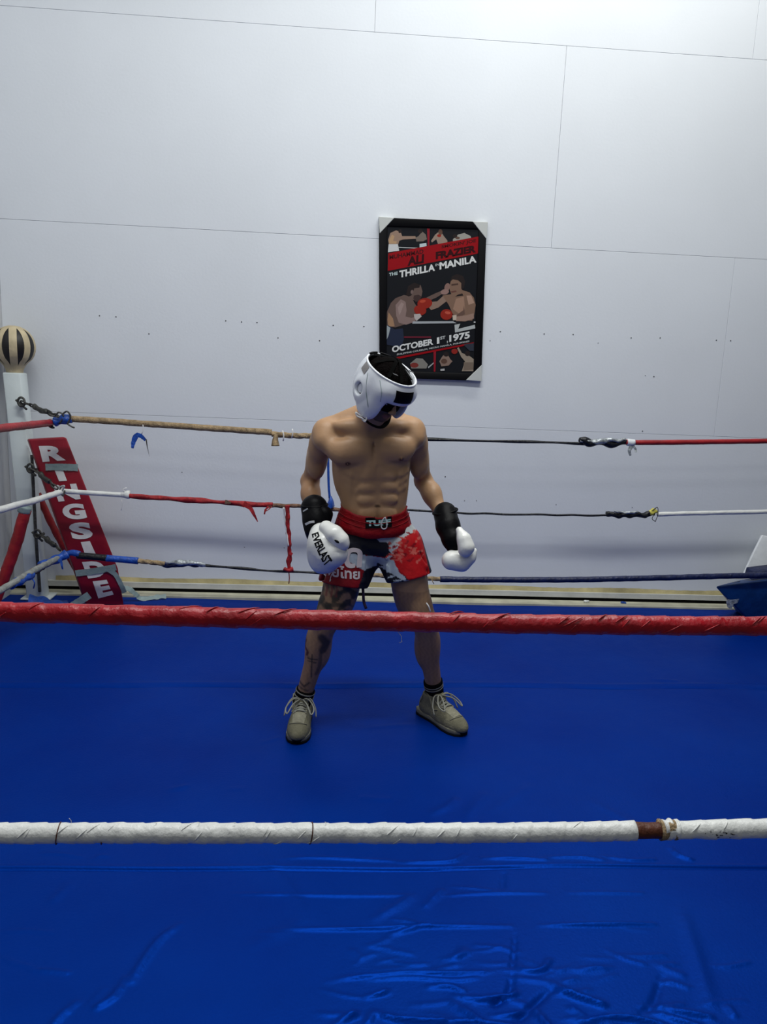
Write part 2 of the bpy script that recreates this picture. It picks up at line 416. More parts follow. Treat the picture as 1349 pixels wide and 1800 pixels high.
# ---- the blue ring canvas, with its seams and wrinkles as relief
def canvas():
    X0, X1 = CX+0.02, WR; Y0, Y1 = 0.75, WY-0.058
    xs = np.arange(X0, X1, 0.0085); ys = np.concatenate([np.arange(Y0, 1.45, 0.05), np.arange(1.45, 2.35, 0.005), np.arange(2.35, 3.7, 0.012), np.arange(3.7, Y1, 0.03), [Y1]])
    Xg, Yg = np.meshgrid(xs, ys); Z = np.zeros_like(Xg)
    rs = np.random.RandomState(5)
    for _ in range(26):                      # soft unevenness of the padding underneath
        a = rs.rand()*6.28; k = 1.5+rs.rand()*7; Z += 0.0009*np.sin(k*(Xg*math.cos(a)+Yg*math.sin(a)*1.3)+rs.rand()*6.28)/ (0.4+k*0.12)
    def ridge(pts, wd, h, taper=True):
        pts = [G(*p)[:2] for p in pts]; Q = resample([np.array((p[0], p[1], 0)) for p in pts], 0.03)[:, :2]
        n = len(Q)
        for i in range(n-1):
            a, b = Q[i], Q[i+1]; t0 = (i+0.5)/n; wd_ = wd; hh = 1.6*h*(math.sin(PI*t0)**0.6 if taper else 1)
            lo = np.minimum(a, b)-3*wd; hi = np.maximum(a, b)+3*wd
            ix = slice(*np.searchsorted(xs, [lo[0], hi[0]])); iy = slice(*np.searchsorted(ys, [lo[1], hi[1]]))
            if ix.stop <= ix.start or iy.stop <= iy.start: continue
            x = Xg[iy, ix]; y = Yg[iy, ix]; ba = b-a; L = ba@ba+1e-9
            t = np.clip(((x-a[0])*ba[0]+(y-a[1])*ba[1])/L, 0, 1)
            d = np.hypot(x-a[0]-t*ba[0], y-a[1]-t*ba[1]); g = hh*np.exp(-(d/(wd*.68))**2)
            cur = R[iy, ix]; R[iy, ix] = np.where(np.abs(g) > np.abs(cur), g, cur)
    R = np.zeros_like(Z)
    def run(lst):
        nonlocal R, Z
        R = np.zeros_like(Z)
        for a in lst: ridge(*a)
        Z += R
    # overlap seams: a shallow groove with a lip
    run([([(-60, 1533), (300, 1531), (674, 1529), (1000, 1525), (1420, 1524)], 0.0045, -0.006, False),
         ([(-60, 1205), (400, 1207), (900, 1209), (1420, 1211)], 0.008, -0.006, False)])
    run([([(-60, 1528), (674, 1524), (1420, 1519)], 0.012, 0.003, False), ([(-60, 1199), (674, 1202), (1420, 1205)], 0.02, 0.003, False)])
    W = [
     ([(410, 1573), (600, 1573), (730, 1571)], .008, .0035), ([(780, 1573), (860, 1571), (960, 1572)], .008, .0035), ([(1000, 1571), (1130, 1570)], .008, .003),
     ([(480, 1633), (560, 1632), (660, 1630), (740, 1627), (900, 1630)], .009, .006), ([(950, 1629), (1040, 1627), (1150, 1624)], .009, .006),
     ([(495, 1510), (560, 1508), (700, 1512)], .009, .0035), ([(700, 1514), (790, 1513), (815, 1502)], .01, .005), ([(850, 1508), (900, 1509), (960, 1512)], .01, .005),
     ([(960, 1508), (1020, 1508), (1060, 1512)], .01, .004), ([(1060, 1506), (1110, 1512), (1150, 1510)], .01, .004), ([(1180, 1490), (1195, 1503), (1215, 1509)], .012, .006),
     ([(590, 1480), (640, 1479)], .01, .002),
     ([(315, 1628), (280, 1655), (250, 1695), (230, 1728)], .014, .006), ([(222, 1722), (200, 1755), (172, 1772)], .012, .006), ([(134, 1765), (105, 1790), (95, 1803)], .012, .006),
     ([(690, 1640), (720, 1632), (745, 1625)], .011, .006), ([(660, 1612), (700, 1590), (720, 1575)], .02, .004), ([(750, 1590), (775, 1565)], .015, .004),
     ([(610, 1717), (660, 1712), (720, 1708), (780, 1710), (850, 1709)], .009, .006), ([(640, 1720), (720, 1716), (800, 1722), (840, 1718)], .007, .004),
     ([(755, 1733), (790, 1732), (815, 1742)], .010, .006), ([(645, 1750), (670, 1744), (680, 1740)], .010, .007), ([(800, 1750), (850, 1756), (900, 1750), (905, 1745)], .012, .007),
     ([(912, 1700), (930, 1708), (955, 1705), (965, 1690)], .010, .006), ([(975, 1732), (1005, 1748), (1060, 1765)], .014, .009), ([(1010, 1704), (1050, 1702), (1065, 1704)], .010, .003),
     ([(1155, 1693), (1180, 1705), (1200, 1712)], .014, .003), ([(660, 1777), (700, 1790), (780, 1796)], .012, .009), ([(800, 1765), (830, 1785), (850, 1800), (900, 1805)], .014, .009),
     ([(690, 1640), (670, 1655), (650, 1660)], .012, .003), ([(780, 1797), (840, 1797), (900, 1812)], .011, .006), ([(1005, 1772), (1025, 1785)], .010, .006), ([(1020, 1795), (1090, 1788), (1150, 1797), (1180, 1806)], .011, .009),
     ([(1160, 1770), (1200, 1777), (1250, 1786)], .012, .007), ([(1165, 1782), (1195, 1792), (1230, 1803)], .012, .007), ([(1280, 1768), (1292, 1783)], .010, .006),
     ([(905, 1643), (904, 1680), (900, 1700)], .006, -.006), ([(900, 1712), (895, 1745), (870, 1765)], .010, -.006), ([(885, 1535), (883, 1562)], .008, -.004), ([(1165, 1715), (1150, 1760), (1130, 1780)], .014, -.005),
     ([(970, 1740), (940, 1765), (915, 1790)], .012, -.006), ([(940, 1775), (960, 1800), (975, 1815)], .012, .008), ([(590, 1800), (615, 1785), (625, 1780)], .012, .008), ([(648, 1795), (655, 1780)], .010, .007),
     ([(620, 1668), (635, 1680)], .010, .003), ([(650, 1660), (685, 1665)], .01, .003), ([(800, 1685), (815, 1670)], .015, .004),
     ([(298, 1388), (312, 1387), (328, 1383)], .012, .004), ([(640, 1282), (690, 1278), (740, 1276)], .02, .002), ([(460, 1305), (490, 1298)], .015, .002),
     ([(760, 1430), (785, 1420), (800, 1408)], .02, .004), ([(820, 1440), (850, 1400)], .03, .003), ([(870, 1425), (930, 1385)], .03, .002),
     ([(1200, 1600), (1215, 1650), (1250, 1760)], .03, .004), ([(1150, 1195), (1190, 1198)], .015, .003), ([(500, 1204), (640, 1203), (700, 1205)], .012, .003),
     ([(120, 1560), (95, 1585)], .02, .002), ([(430, 1470), (530, 1600), (450, 1660)], .03, .002), ([(1040, 1410), (1100, 1440), (1160, 1470)], .03, .002)]
    run([a+(True,) for a in W])
    for i in range(60):                      # small creases gathered in the near part
        x = rs.uniform(560, 1300) if i < 42 else rs.uniform(0, 1349); y = rs.uniform(1660, 1800) if i < 42 else rs.uniform(1300, 1800)
        a = rs.normal(0, 0.35); l = rs.uniform(12, 45)
        R = np.zeros_like(Z); ridge([(x, y), (x+l*math.cos(a), y+l*math.sin(a)*0.5+rs.uniform(-4, 4)), (x+2*l*math.cos(a), y+2*l*math.sin(a)*0.5)], rs.uniform(.006, .011), rs.uniform(.001, .003)); Z += R
    ny, nx = Z.shape
    V = np.stack([Xg.ravel(), Yg.ravel(), Z.ravel()], 1)
    ii = np.arange(ny*nx).reshape(ny, nx)
    F = np.stack([ii[:-1, :-1].ravel(), ii[:-1, 1:].ravel(), ii[1:, 1:].ravel(), ii[1:, :-1].ravel()], 1)
    m = bpy.data.materials.new('blue_canvas'); nt, b = _nodes(m); N = nt.nodes; L = nt.links
    tc = N.new('ShaderNodeTexCoord'); n1 = N.new('ShaderNodeTexNoise'); n1.inputs['Scale'].default_value = 1.6; n1.inputs['Detail'].default_value = 6
    L.new(tc.outputs['Object'], n1.inputs['Vector']); rp = N.new('ShaderNodeValToRGB')
    rp.color_ramp.elements[0].position = 0.3; rp.color_ramp.elements[0].color = (0.000, 0.020, 0.215, 1)
    rp.color_ramp.elements[1].position = 0.7; rp.color_ramp.elements[1].color = (0.000, 0.029, 0.26, 1)
    L.new(n1.outputs['Fac'], rp.inputs['Fac']); L.new(rp.outputs[0], b.inputs['Base Color'])
    n2 = N.new('ShaderNodeTexNoise'); n2.inputs['Scale'].default_value = 14; n2.inputs['Detail'].default_value = 8
    L.new(tc.outputs['Object'], n2.inputs['Vector']); mr = N.new('ShaderNodeMapRange'); mr.inputs[3].default_value = 0.36; mr.inputs[4].default_value = 0.50
    L.new(n2.outputs['Fac'], mr.inputs[0]); L.new(mr.outputs[0], b.inputs['Roughness'])
    b.inputs['Specular IOR Level'].default_value = 0.08; b.inputs['Metallic'].default_value = 0.35; b.inputs['Specular Tint'].default_value = (0.1, 0.5, 1, 1)
    n3 = N.new('ShaderNodeTexNoise'); n3.inputs['Scale'].default_value = 130; L.new(tc.outputs['Object'], n3.inputs['Vector'])
    bp = N.new('ShaderNodeBump'); bp.inputs['Strength'].default_value = 0.10; bp.inputs['Distance'].default_value = 0.01
    L.new(n3.outputs['Fac'], bp.inputs['Height']); L.new(bp.outputs['Normal'], b.inputs['Normal'])
    o = mesh_obj('floor', V, F, m); o['kind'] = 'structure'; o['label'] = 'blue vinyl ring canvas with seams and wrinkles'
    return o
canvas()
# ---------------------------------------------------------------- corner post with ball
YP = 4.86
pt = P(26, 655, YP); pb = P(67, 1040, YP); hw = 0.053
post = thing('corner_post', 'white square steel ring post in the far left corner', 'post', (pb[0], YP, 0))
fr = [(pb[0]-hw, YP-hw, 0.0), (pb[0]+hw, YP-hw, 0.0), (pt[0]+hw, YP-hw, pt[2]), (pt[0]-hw, YP-hw, pt[2])]
bk = [(a, b+2*hw, c) for a, b, c in fr]
bevelled('shaft', *hexa(fr, bk), M['post'], post, 0.008, 2)
ft = [(pb[0]-0.09, YP-0.058, 0.001), (pb[0]+0.09, YP-0.058, 0.001), (pb[0]+0.09, YP-0.058, 0.012), (pb[0]-0.09, YP-0.058, 0.012)]
bevelled('foot_plate', *hexa(ft, [(a, b+0.15, c) for a, b, c in ft]), M['post'], post, 0.002, 1)
def lathe(prof, c, seg=32, a0=0, a1=2*PI):
    full = abs(a1-a0-2*PI) < 1e-6; th = np.linspace(a0, a1, seg, endpoint=not full); n = len(th); V = []
    for r, z in prof: V += [(c[0]+r*math.cos(t), c[1]+r*math.sin(t), c[2]+z) for t in th]
    F = []
    for i in range(len(prof)-1):
        for j in range(n if full else n-1):
            k = (j+1) % n; F.append((i*n+j, i*n+k, (i+1)*n+k, (i+1)*n+j))
    if full: F += [tuple(range(n))[::-1], tuple(range((len(prof)-1)*n, len(prof)*n))]
    return V, F
bc = P(24, 609, YP); br = 0.121; zb = pt[2]-bc[2]
def ballr(t):                                            # t: 0 top .. 1 bottom ; sphere that runs down into a neck
    if t < 0.8:
        a = t/0.8*PI*0.70; return br*math.sin(a), br*math.cos(a)
    k = (t-0.8)/0.2; r0, z0 = br*math.sin(PI*.7), br*math.cos(PI*.7)
    return r0+(0.044-r0)*math.sin(k*PI/2)**.9, z0+(zb+.004-z0)*k
prof = [ballr(t) for t in np.linspace(0.01, 1, 30)]; prof = [(max(r, .002), z) for r, z in prof][::-1]
ball = thing('ball', 'round black ball bound with cream tape on top of the corner post', 'ball', (bc[0], bc[1], pt[2]))
mesh_obj('core', *lathe(prof, bc, 40), M['ball_black'], ball)
for k in range(9):
    a0 = k*2*PI/9+0.18; V = []; F = []; n = 20
    for i, t in enumerate(np.linspace(0.05, 1, n)):
        r, z = ballr(t); r2 = r+0.003; half = min(0.0215/(max(r, .012)), 0.349)
        for s in (-1, -0.33, 0.33, 1):
            rr = r2-(0.003 if abs(s) == 1 else 0)
            V.append((bc[0]+rr*math.cos(a0+s*half), bc[1]+rr*math.sin(a0+s*half), bc[2]+z*(1.02)))
    F = [(i*4+j, i*4+j+1, i*4+5+j, i*4+4+j) for i in range(n-1) for j in range(3)]
    mesh_obj('tape_band', V, F, M['ball_cream'], ball)
tube('neck_tape', [(bc[0], bc[1], pt[2]+0.001), (bc[0], bc[1], pt[2]+0.028)], ragged(0.047, 3, .06, 40), M['ball_cream'], ball, 20, 0.006)
# thin steel tube standing in front of the post and leaning red tube
a, b = P(56, 800, 4.795), P(66, 1000, 4.795); b[2] = max(b[2], 0.03)
sp = tube('steel_rod', [a, P(63, 940, 4.795), P(70, 1040, 4.795)], 0.0095, M['chain'], None, 10)
tag(sp, 'thin dark upright rod in front of the white corner post', 'rod')
rt = thing('padded_tube', 'red padded tube slanting down at the left edge below the white rope', 'tube', P(24, 980, 4.55))
tube('cover', [P(45, 896, 4.5), P(22, 975, 4.48), P(-18, 1080, 4.45)], wrapped(0.033, 0.12, .03, 4, .05), M['dull_red'], rt, 16, .015)
tube('end_band', [P(45, 890, 4.5), P(42, 901, 4.5)], ragged(0.036, 9, .08), M['grey_tape'], rt, 14, .008)
rt2 = tube('red_strut', [P(66, 868, 4.945), P(98, 935, 4.945), P(140, 1010, 4.945)], wrapped(0.022, 0.1, .04, 8, .08), M['dull_red'], None, 12, .02)
tag(rt2, 'dark red padded strut behind the tall red pad', 'strut')

# ---------------------------------------------------------------- tall red pad with white letters
PADY = 4.73
tl, tr, mr_, br2, bl = [P(*q, PADY) for q in ((50, 773), (117, 769), (208, 1000), (218, 1052), (152, 1062))]
bl[2] = 0.004; br2[2] = 0.004
pad = thing('corner_pad', 'tall red vinyl corner pad with white letters leaning by the corner post', 'pad', ((bl[0]+br2[0])/2, PADY, 0))
fr = [bl, br2, mr_, tr, tl]; bk = [p+np.array((-0.032, 0.055, 0)) for p in fr]
V = fr+bk; F = [(0, 1, 2, 3, 4), (9, 8, 7, 6, 5)]+[(i, i+5, (i+1) % 5+5, (i+1) % 5) for i in range(5)]
bevelled('body', V, F, M['pad_red'], pad, 0.010, 3)
for s, q in zip('RINGSIDE', [((75,812),(116,809),(114,783),(68,784)), ((104,846),(118,845),(109,822),(95,824)), ((103,882),(142,877),(134,850),(93,853)),
        ((114,914),(154,912),(146,884),(106,887)), ((128,949),(165,946),(158,917),(119,920)), ((149,973),(168,973),(158,951),(142,953)),
        ((155,1017),(187,1013),(181,985),(144,988)), ((173,1052),(200,1045),(188,1019),(163,1022))]):
    q = [P(x, y, PADY-0.0025) for x, y in q]
    text_obj('letter', s, q, M['letter'], pad, bold=0.055)
tape = lambda nm, pts, wd, m, par, sd=0, Y=PADY-0.006, **k: ribbon(nm, [P(x, y, Y) for x, y in pts], wd, m, par, step=.01, wob=.06, seed=sd, **k)
tape('tape_patch', [(80, 821), (110, 821), (137, 822)], 0.042, M['grey_tape'], pad, 1)
tape('tape_patch', [(133, 1008), (165, 1004), (204, 997)], 0.040, M['grey_tape'], pad, 2)
tape('tape_patch', [(188, 1000), (203, 1010), (214, 1030), (219, 1042)], 0.030, M['grey_tape'], pad, 3, Y=PADY-0.008)
o = tape('tape_strip', [(157, 1046), (146, 1053), (126, 1066)], 0.045, M['grey_tape'], None, 4, Y=4.62)
tag(o, 'grey tape strip on the canvas left of the red pad foot', 'tape')
o = ribbon('webbing_strap', [P(217, 1032, 4.80), P(228, 1036, 4.82), P(240, 1046, 4.84), P(252, 1052, 4.86), P(292, 1048, 4.9)], 0.035, M['grey_tape'], None, nrm=(0, -.6, .8), wob=.2, seed=5)
tag(o, 'crumpled grey strap on the floor right of the red pad', 'strap')
# crumpled blue tarp in the corner
V, F = grid_geo(26, 14); q = [P(48, 1052, 4.62), P(126, 1056, 4.62), P(118, 1049, 4.78), P(57, 1035, 4.78)]
W = quad_map(V, q); rs = np.random.RandomState(2)
W[:, 2] = 0.004+0.062*np.clip(1-V[:, 0]*1.1, 0, 1)*np.sin(PI*np.clip(V[:, 1]*.9+.1, 0, 1))+0.012*np.sin(V[:, 0]*14+V[:, 1]*5)*np.sin(PI*V[:, 1])*np.sin(PI*V[:, 0])+0.01
B = W.copy(); B[:, 2] = 0.001; nF = len(W)
bd = [i for i in range(27)]+[27*(j+1)-1+27*0 for j in range(1, 15)]
VV = np.vstack([W, B]); FF = F+[tuple(i+nF for i in f[::-1]) for f in F]
tarp = mesh_obj('tarp_fold', VV, FF, M['blue_tape']); tag(tarp, 'small crumpled blue tarp heap at the foot of the corner post', 'tarp')

# ---------------------------------------------------------------- turnbuckles and lashings at the corner
def chain_links(pts, r=0.008, l=0.034):
    Q = resample(pts, l*0.72); parts = []
    for i in range(len(Q)-1):
        a, b = Q[i], Q[i+1]; t = (b-a)/np.linalg.norm(b-a); mid = (a+b)/2
        s = np.cross(t, (0, 0, 1) if i % 2 else (1, 0, 0)); s /= np.linalg.norm(s)
        ring = [mid+t*math.cos(x)*l*0.62+s*math.sin(x)*l*0.33 for x in np.linspace(0, 2*PI, 11)]
        parts.append(tube_geo(ring, r*0.55, 6, 0.012))
    return join_geo(parts)
def turnbuckle(lbl, post_px, joint_px, mid=None, grp=None):
    ya = YP-0.06 if post_px[1] < 750 else 4.735
    a = P(*post_px, ya); b = P(*joint_px, 4.60)
    t = thing('turnbuckle', lbl, 'turnbuckle', a)
    mesh_obj('eye_bolt', *join_geo([tube_geo([a+np.array((0.02*math.cos(x), -0.03, 0.026*math.sin(x))) for x in np.linspace(0, 2*PI, 13)], 0.007, 8, .01),
             tube_geo([np.array((a[0], YP-.056, a[2]-.02)), a+np.array((0, -.02, -.015))], 0.010, 8, .01), tube_geo([a+np.array((-.035, -.02, .01)), a+np.array((.03, -.03, -.045))], 0.007, 8, .01)]), M['chain'], t)
    c1 = a*0.72+b*0.28; c2 = a*0.35+b*0.65
    mesh_obj('chain', *chain_links([a+np.array((0, -.03, 0)), c1]), M['chain'], t)
    tube('barrel', [c1, (c1+c2)/2+np.array((0, 0, -.006)), c2], ragged(0.015, 4, .25, 50), M['chain'], t, 10, .01)
    mesh_obj('hook', *chain_links([c2, b+np.array((-.02, .01, .004))], 0.009, .045), M['chain'], t)
    return t
turnbuckle('top steel turnbuckle chained to the white corner post', (41, 706), (108, 735))
turnbuckle('middle rusty turnbuckle between corner post and white rope joint', (57, 822), (104, 860))
turnbuckle('lowest dark turnbuckle between corner post and blue taped joint', (69, 937), (112, 970))
# blue cord lashings
def cord(pts, r, m, par, sd=0, f=None): return tube('cord', pts, f or r, m, par, 8, .008)

# ---------------------------------------------------------------- ropes
YR = 4.60; XL = P(108, 740, YR)[0]
def R_(pts): return [P(x, y, YR) for x, y in pts]
def leftside(px_y, z1, ye=1.55):
    "a rope running from the far left joint towards the camera side"
    a = P(px_y[0], px_y[1], YR); a[0] = max(a[0], XL-0.04)
    return a, np.array((XL-0.0, ye, z1))
# --- top rope, far side
r = thing('ring_rope', 'far top ring rope, tan on the left, black then red to the right', 'rope', P(545, 765, YR))
tube('tan_cover', R_([(122, 736), (200, 741), (330, 750), (478, 760)]), wrapped(.0185, .5, .03, 1, .07), M['rope'], r, 14, .015)
tube('twisted_core', R_([(478, 763), (520, 766), (562, 766), (640, 768), (700, 770)]), twisted(.0165, .06), M['rope'], r, 16, .004)
tube('rope_end', [P(486, 763, YR-.02), P(484, 773, YR-.025), P(484, 784, YR-.03)], lambda s, th, t: np.full(10, .017+.022*t)*(1+.15*np.cos(th*3)), M['rope'], r, 10, .006, flat=.6)
tube('tie', [P(497, 757, YR-.02), P(499, 766, YR-.026), P(498, 775, YR-.02)], 0.004, M['white_lace'], r, 6)
tube('tie', [P(514, 754, YR-.02), P(515, 761, YR-.026), P(513, 770, YR-.02)], 0.004, M['white_lace'], r, 6)
tube('black_tape', R_([(690, 770), (742, 772), (850, 775), (940, 777), (1030, 780)]), ragged(.0075, 3, .45, 14), M['blk_tape'], r, 10, .01, flat=1.1)
tube('loose_tape', R_([(1018, 774), (1045, 778), (1080, 779), (1102, 778)]), ragged(.022, 8, .42, 30, .3), M['blk_tape'], r, 12, .008)
tube('silver_tape', [P(1020, 776, YR-.008), P(1050, 776, YR-.014), P(1080, 774, YR-.012), P(1100, 773, YR-.008)], ragged(.014, 5, .5, 45, .4), M['silver'], r, 10, .008)
tube('red_cover', R_([(1100, 777), (1130, 778), (1230, 777), (1360, 775), (1520, 771)]), wrapped(.0155, .4, .03, 5, .05), M['dull_red'], r, 14, .015)
tube('white_tie', R_([(1103, 778), (1116, 778)]), ragged(.021, 6, .2, 60), M['sheet'], r, 12, .006)
ribbon('tape_tail', [P(1112, 782, YR-.012), P(1107, 792, YR-.02), P(1109, 801, YR-.02)], 0.030, M['silver'], r, wf=lambda t: 1-.6*t, seed=2)
ribbon('tape_tail', [P(1112, 782, YR-.012), P(1118, 790, YR-.015), P(1118, 795, YR-.02)], 0.016, M['silver'], r, wf=lambda t: 1-.3*t, seed=3)
# --- top rope, left side
r = thing('ring_rope', 'red top ring rope running to the left edge from the corner', 'rope', P(90, 744, YR))
a = P(90, 743, YR); e = P(0, 753, 3.86); d = (e-a)/(a[1]-e[1])
tube('red_cover', [a, e, e+d*1.2, e+d*2.4], wrapped(.0205, .4, .02, 7, .05), M['dull_red'], r, 14, .02)
ribbon('tape_tail', [P(88, 747, YR-.01), P(92, 751, YR-.02), P(96, 752, YR-.03)], 0.03, M['blk_tape'], r, wf=lambda t: 1-.7*t)
tube('core', [P(88, 742, YR), P(104, 738, YR)], ragged(.018, 4, .2), M['silver'], r, 10, .01)
# blue knot joining the two top ropes
k = thing('tape_knot', 'blue tape knot joining the top ropes at the corner', 'knot', P(112, 738, YR))
tube('wrap', [P(97, 740, YR-.005), P(112, 738, YR-.01), P(126, 736, YR-.005)], ragged(.027, 2, .22, 60), M['blue_tape'], k, 14, .006)
for i, pts in enumerate([[(97, 730), (104, 725), (112, 732), (104, 745)], [(110, 728), (118, 723), (124, 733), (118, 746)], [(118, 745), (126, 750), (131, 752)], [(104, 733), (92, 731), (86, 728)]]):
    tube('cord', [P(x, y, YR-.035) for x, y in pts], .005, M['chain'], k, 7, .008)
# --- middle rope, far side
r = thing('ring_rope', 'far middle ring rope, ragged red wrap then black, white at the right', 'rope', P(400, 882, YR))
tube('white_cover', R_([(108, 863), (150, 866), (218, 870)]), wrapped(.0145, .3, .03, 2, .05), M['white_wrap'], r, 14, .012)
tube('white_tie', R_([(214, 870), (228, 870)]), ragged(.020, 3, .3, 80), M['white_wrap'], r, 12, .005)
tube('tie', [P(219, 866, YR-.01), P(217, 860, YR-.01), P(223, 858, YR-.01)], .004, M['white_lace'], r, 6)
tube('thread', [P(214, 878, YR-.01), P(215, 888, YR-.01), P(213, 897, YR-.01)], .002, M['white_lace'], r, 6)
tube('red_wrap', R_([(228, 872), (320, 878), (380, 882), (430, 886), (480, 888)]), ragged(.0150, 9, .22, 22), M['red_cloth'], r, 12, .008)
tube('worn_core', R_([(470, 888), (530, 890), (600, 896)]), ragged(.0125, 12, .25, 35), M['rope_dark'], r, 12, .008)
ribbon('torn_strip', [P(428, 885, YR-.012), P(440, 893, YR-.02), P(447, 905, YR-.022), P(453, 917, YR-.02)], 0.036, M['red_cloth'], r, wf=lambda t: 1.1-.95*t, wob=.15, seed=1)
ribbon('torn_strip', [P(473, 890, YR-.012), P(467, 896, YR-.02), P(465, 904, YR-.02)], 0.013, M['red_cloth'], r, wf=lambda t: 1-.4*t, wob=.3, seed=5)
ribbon('torn_strip', [P(478, 890, YR-.012), P(472, 896, YR-.02), P(466, 899, YR-.02)], 0.006, M['red_cloth'], r, wob=.3, seed=6)
ribbon('torn_strip', [P(396, 882, YR-.012), P(406, 884, YR-.02)], 0.02, M['rope_dark'], r, wf=lambda t: 1-.4*t, wob=.3, seed=8)
tube('black_tape', R_([(596, 897), (700, 896), (742, 898), (850, 903), (960, 905), (1075, 906)]), ragged(.0065, 17, .4, 14), M['blk_tape'], r, 10, .01)
tube('loose_tape', R_([(1066, 904), (1100, 906), (1130, 904), (1150, 903)]), ragged(.017, 18, .5, 40, .25), M['blk_tape'], r, 12, .007)
tube('silver_tape', [P(1080, 899, YR-.01), P(1100, 901, YR-.012), P(1122, 901, YR-.01)], ragged(.007, 5, .6, 60), M['silver'], r, 8, .007)
tube('yellow_tape', R_([(1141, 901), (1155, 899)]), ragged(.017, 7, .4, 90, .3), M['yellow_tape'], r, 10, .005)
for pts in [[(1146, 898), (1156, 892), (1157, 904), (1153, 916)], [(1150, 905), (1147, 912), (1153, 917)], [(1148, 898), (1156, 891)]]:
    tube('thread', [P(x, y, YR-.015) for x, y in pts], .0022, M['chain'], r, 5, .006)
tube('white_cover', R_([(1156, 904), (1230, 902), (1360, 899), (1520, 893)]), wrapped(.0135, .3, .04, 25, .07), M['white_wrap'], r, 14, .012)
# hanging red wrap between the middle and low rope, and a blue strand
h = thing('hanging_strap', 'torn red tape strap hanging from the middle rope to the low rope', 'strap', P(506, 890, YR-.02))
tube('red_wrap', [P(506, 888, YR-.022), P(506, 920, YR-.022), P(509, 960, YR-.022), P(508, 1003, YR-.022)], ragged(.0125, 30, .35, 45), M['red_cloth'], h, 12, .007)
tube('pale_strip', [P(499, 892, YR-.012), P(501, 915, YR-.015), P(505, 940, YR-.03), P(507, 960, YR-.036)], ragged(.005, 30, .35, 45), M['sheet'], h, 8, .01)
tube('knot', [P(500, 1000, YR-.022), P(508, 1003, YR-.03), P(515, 1001, YR-.022)], ragged(.016, 33, .35, 45), M['red_cloth'], h, 10, .006)
tube('thread', [P(508, 1006, YR-.03), P(509, 1016, YR-.03), P(508, 1026, YR-.03)], .0035, M['dull_red'], h, 6)
ribbon('torn_strip', [P(509, 972, YR-.035), P(514, 975, YR-.04)], 0.02, M['red_cloth'], h, seed=3)
h = thing('blue_streamer', "blue cloth streamer hanging behind the boxer's right arm to the middle rope", 'streamer', P(577, 800, YR))
tube('strand', [P(577, 766, YR-.02), P(577, 800, YR-.024), P(578, 850, YR-.024), P(580, 876, YR-.024)], .0075, M['blue_tape'], h, 8)
tube('knot', [P(581, 872, YR-.024), P(582, 882, YR-.03), P(581, 890, YR-.024)], lambda s, th, t: np.full(10, .008+.022*t)*(1+.2*np.cos(3*th)), M['blue_tape'], h, 10, .006, flat=.8)
h = thing('tape_scrap', 'blue tape scrap dangling below the tan top rope', 'tape', P(244, 765, YR-.02))
tube('thread', [P(251, 744, YR-.015), P(252, 755, YR-.02), P(249, 763, YR-.02)], .003, M['white_lace'], h, 6)
ribbon('scrap', [P(256, 774, YR-.02), P(247, 766, YR-.022), P(240, 766, YR-.03), P(235, 776, YR-.03), P(233, 788, YR-.03)], .030, M['blue_tape'], h, wf=lambda t: 1.1-.6*abs(2*t-1), wob=.1, seed=4)
tube('tail', [P(257, 772, YR-.02), P(259, 785, YR-.02), P(263, 803, YR-.02)], lambda s, th, t: np.full(6, .004*(1.05-t)), M['chain'], h, 6)
# --- middle rope, left side
r = thing('ring_rope', 'white middle ring rope running to the left edge from the corner', 'rope', P(90, 870, YR))
a = P(110, 864, YR); e = P(0, 896, 3.86); d = (e-a)/(a[1]-e[1])
tube('white_cover', [a, P(60, 880, 4.3), e, e+d*1.2, e+d*2.4], wrapped(.0175, .35, .04, 17, .06), M['white_wrap'], r, 14, .015)
tube('tie', [P(110, 853, YR-.02), P(105, 862, YR-.03), P(111, 872, YR-.03), P(114, 862, YR-.02)], .004, M['chain'], r, 6, .006)
tube('tie', [P(104, 856, YR-.02), P(113, 854, YR-.03), P(110, 862, YR-.03)], .005, M['silver'], r, 6, .006)
# --- low rope, far side
r = thing('ring_rope', 'far low ring rope of blue, black and bare twisted rope', 'rope', P(565, 1005, YR))
tube('blue_wrap', R_([(112, 975), (125, 972), (140, 975)]), ragged(.019, 2, .2, 40), M['blue_tape'], r, 12, .008)
tube('black_tape', R_([(136, 976), (188, 981)]), wrapped(.020, .2, .02, 3, .04), M['blk_tape'], r, 14, .01)
tube('blue_wrap', R_([(187, 981), (243, 986)]), wrapped(.0205, .3, .02, 4, .05), M['blue_tape'], r, 14, .01)
tube('twisted_core', R_([(243, 986), (290, 991)]), twisted(.0145, .055), M['rope'], r, 16, .004)
tube('loose_tape', R_([(284, 992), (305, 994), (330, 991), (352, 993)]), ragged(.016, 28, .35, 30, .3), M['navy'], r, 12, .007)
tube('silver_tape', [P(296, 990, YR-.01), P(318, 988, YR-.015), P(345, 991, YR-.012), P(362, 993, YR-.008)], ragged(.016, 15, .35, 40, .5), M['silver'], r, 12, .007)
tube('black_tape', R_([(345, 993), (400, 997), (470, 1003), (540, 1006), (640, 1010), (700, 1014)]), ragged(.0078, 27, .35, 12), M['blk_tape'], r, 10, .01)
tube('twisted_core', R_([(650, 1010), (700, 1014), (777, 1018)]), twisted(.0135, .055), M['rope'], r, 16, .004)
tube('navy_wrap', R_([(774, 1018), (850, 1019), (1000, 1019), (1150, 1016), (1260, 1013), (1380, 1010), (1520, 1005)]), wrapped(.0180, .25, .03, 25, .07), M['navy'], r, 14, .012)
tube('thread', [P(759, 1018, YR-.015), P(763, 1026, YR-.02)], .003, M['rope'], r, 5)
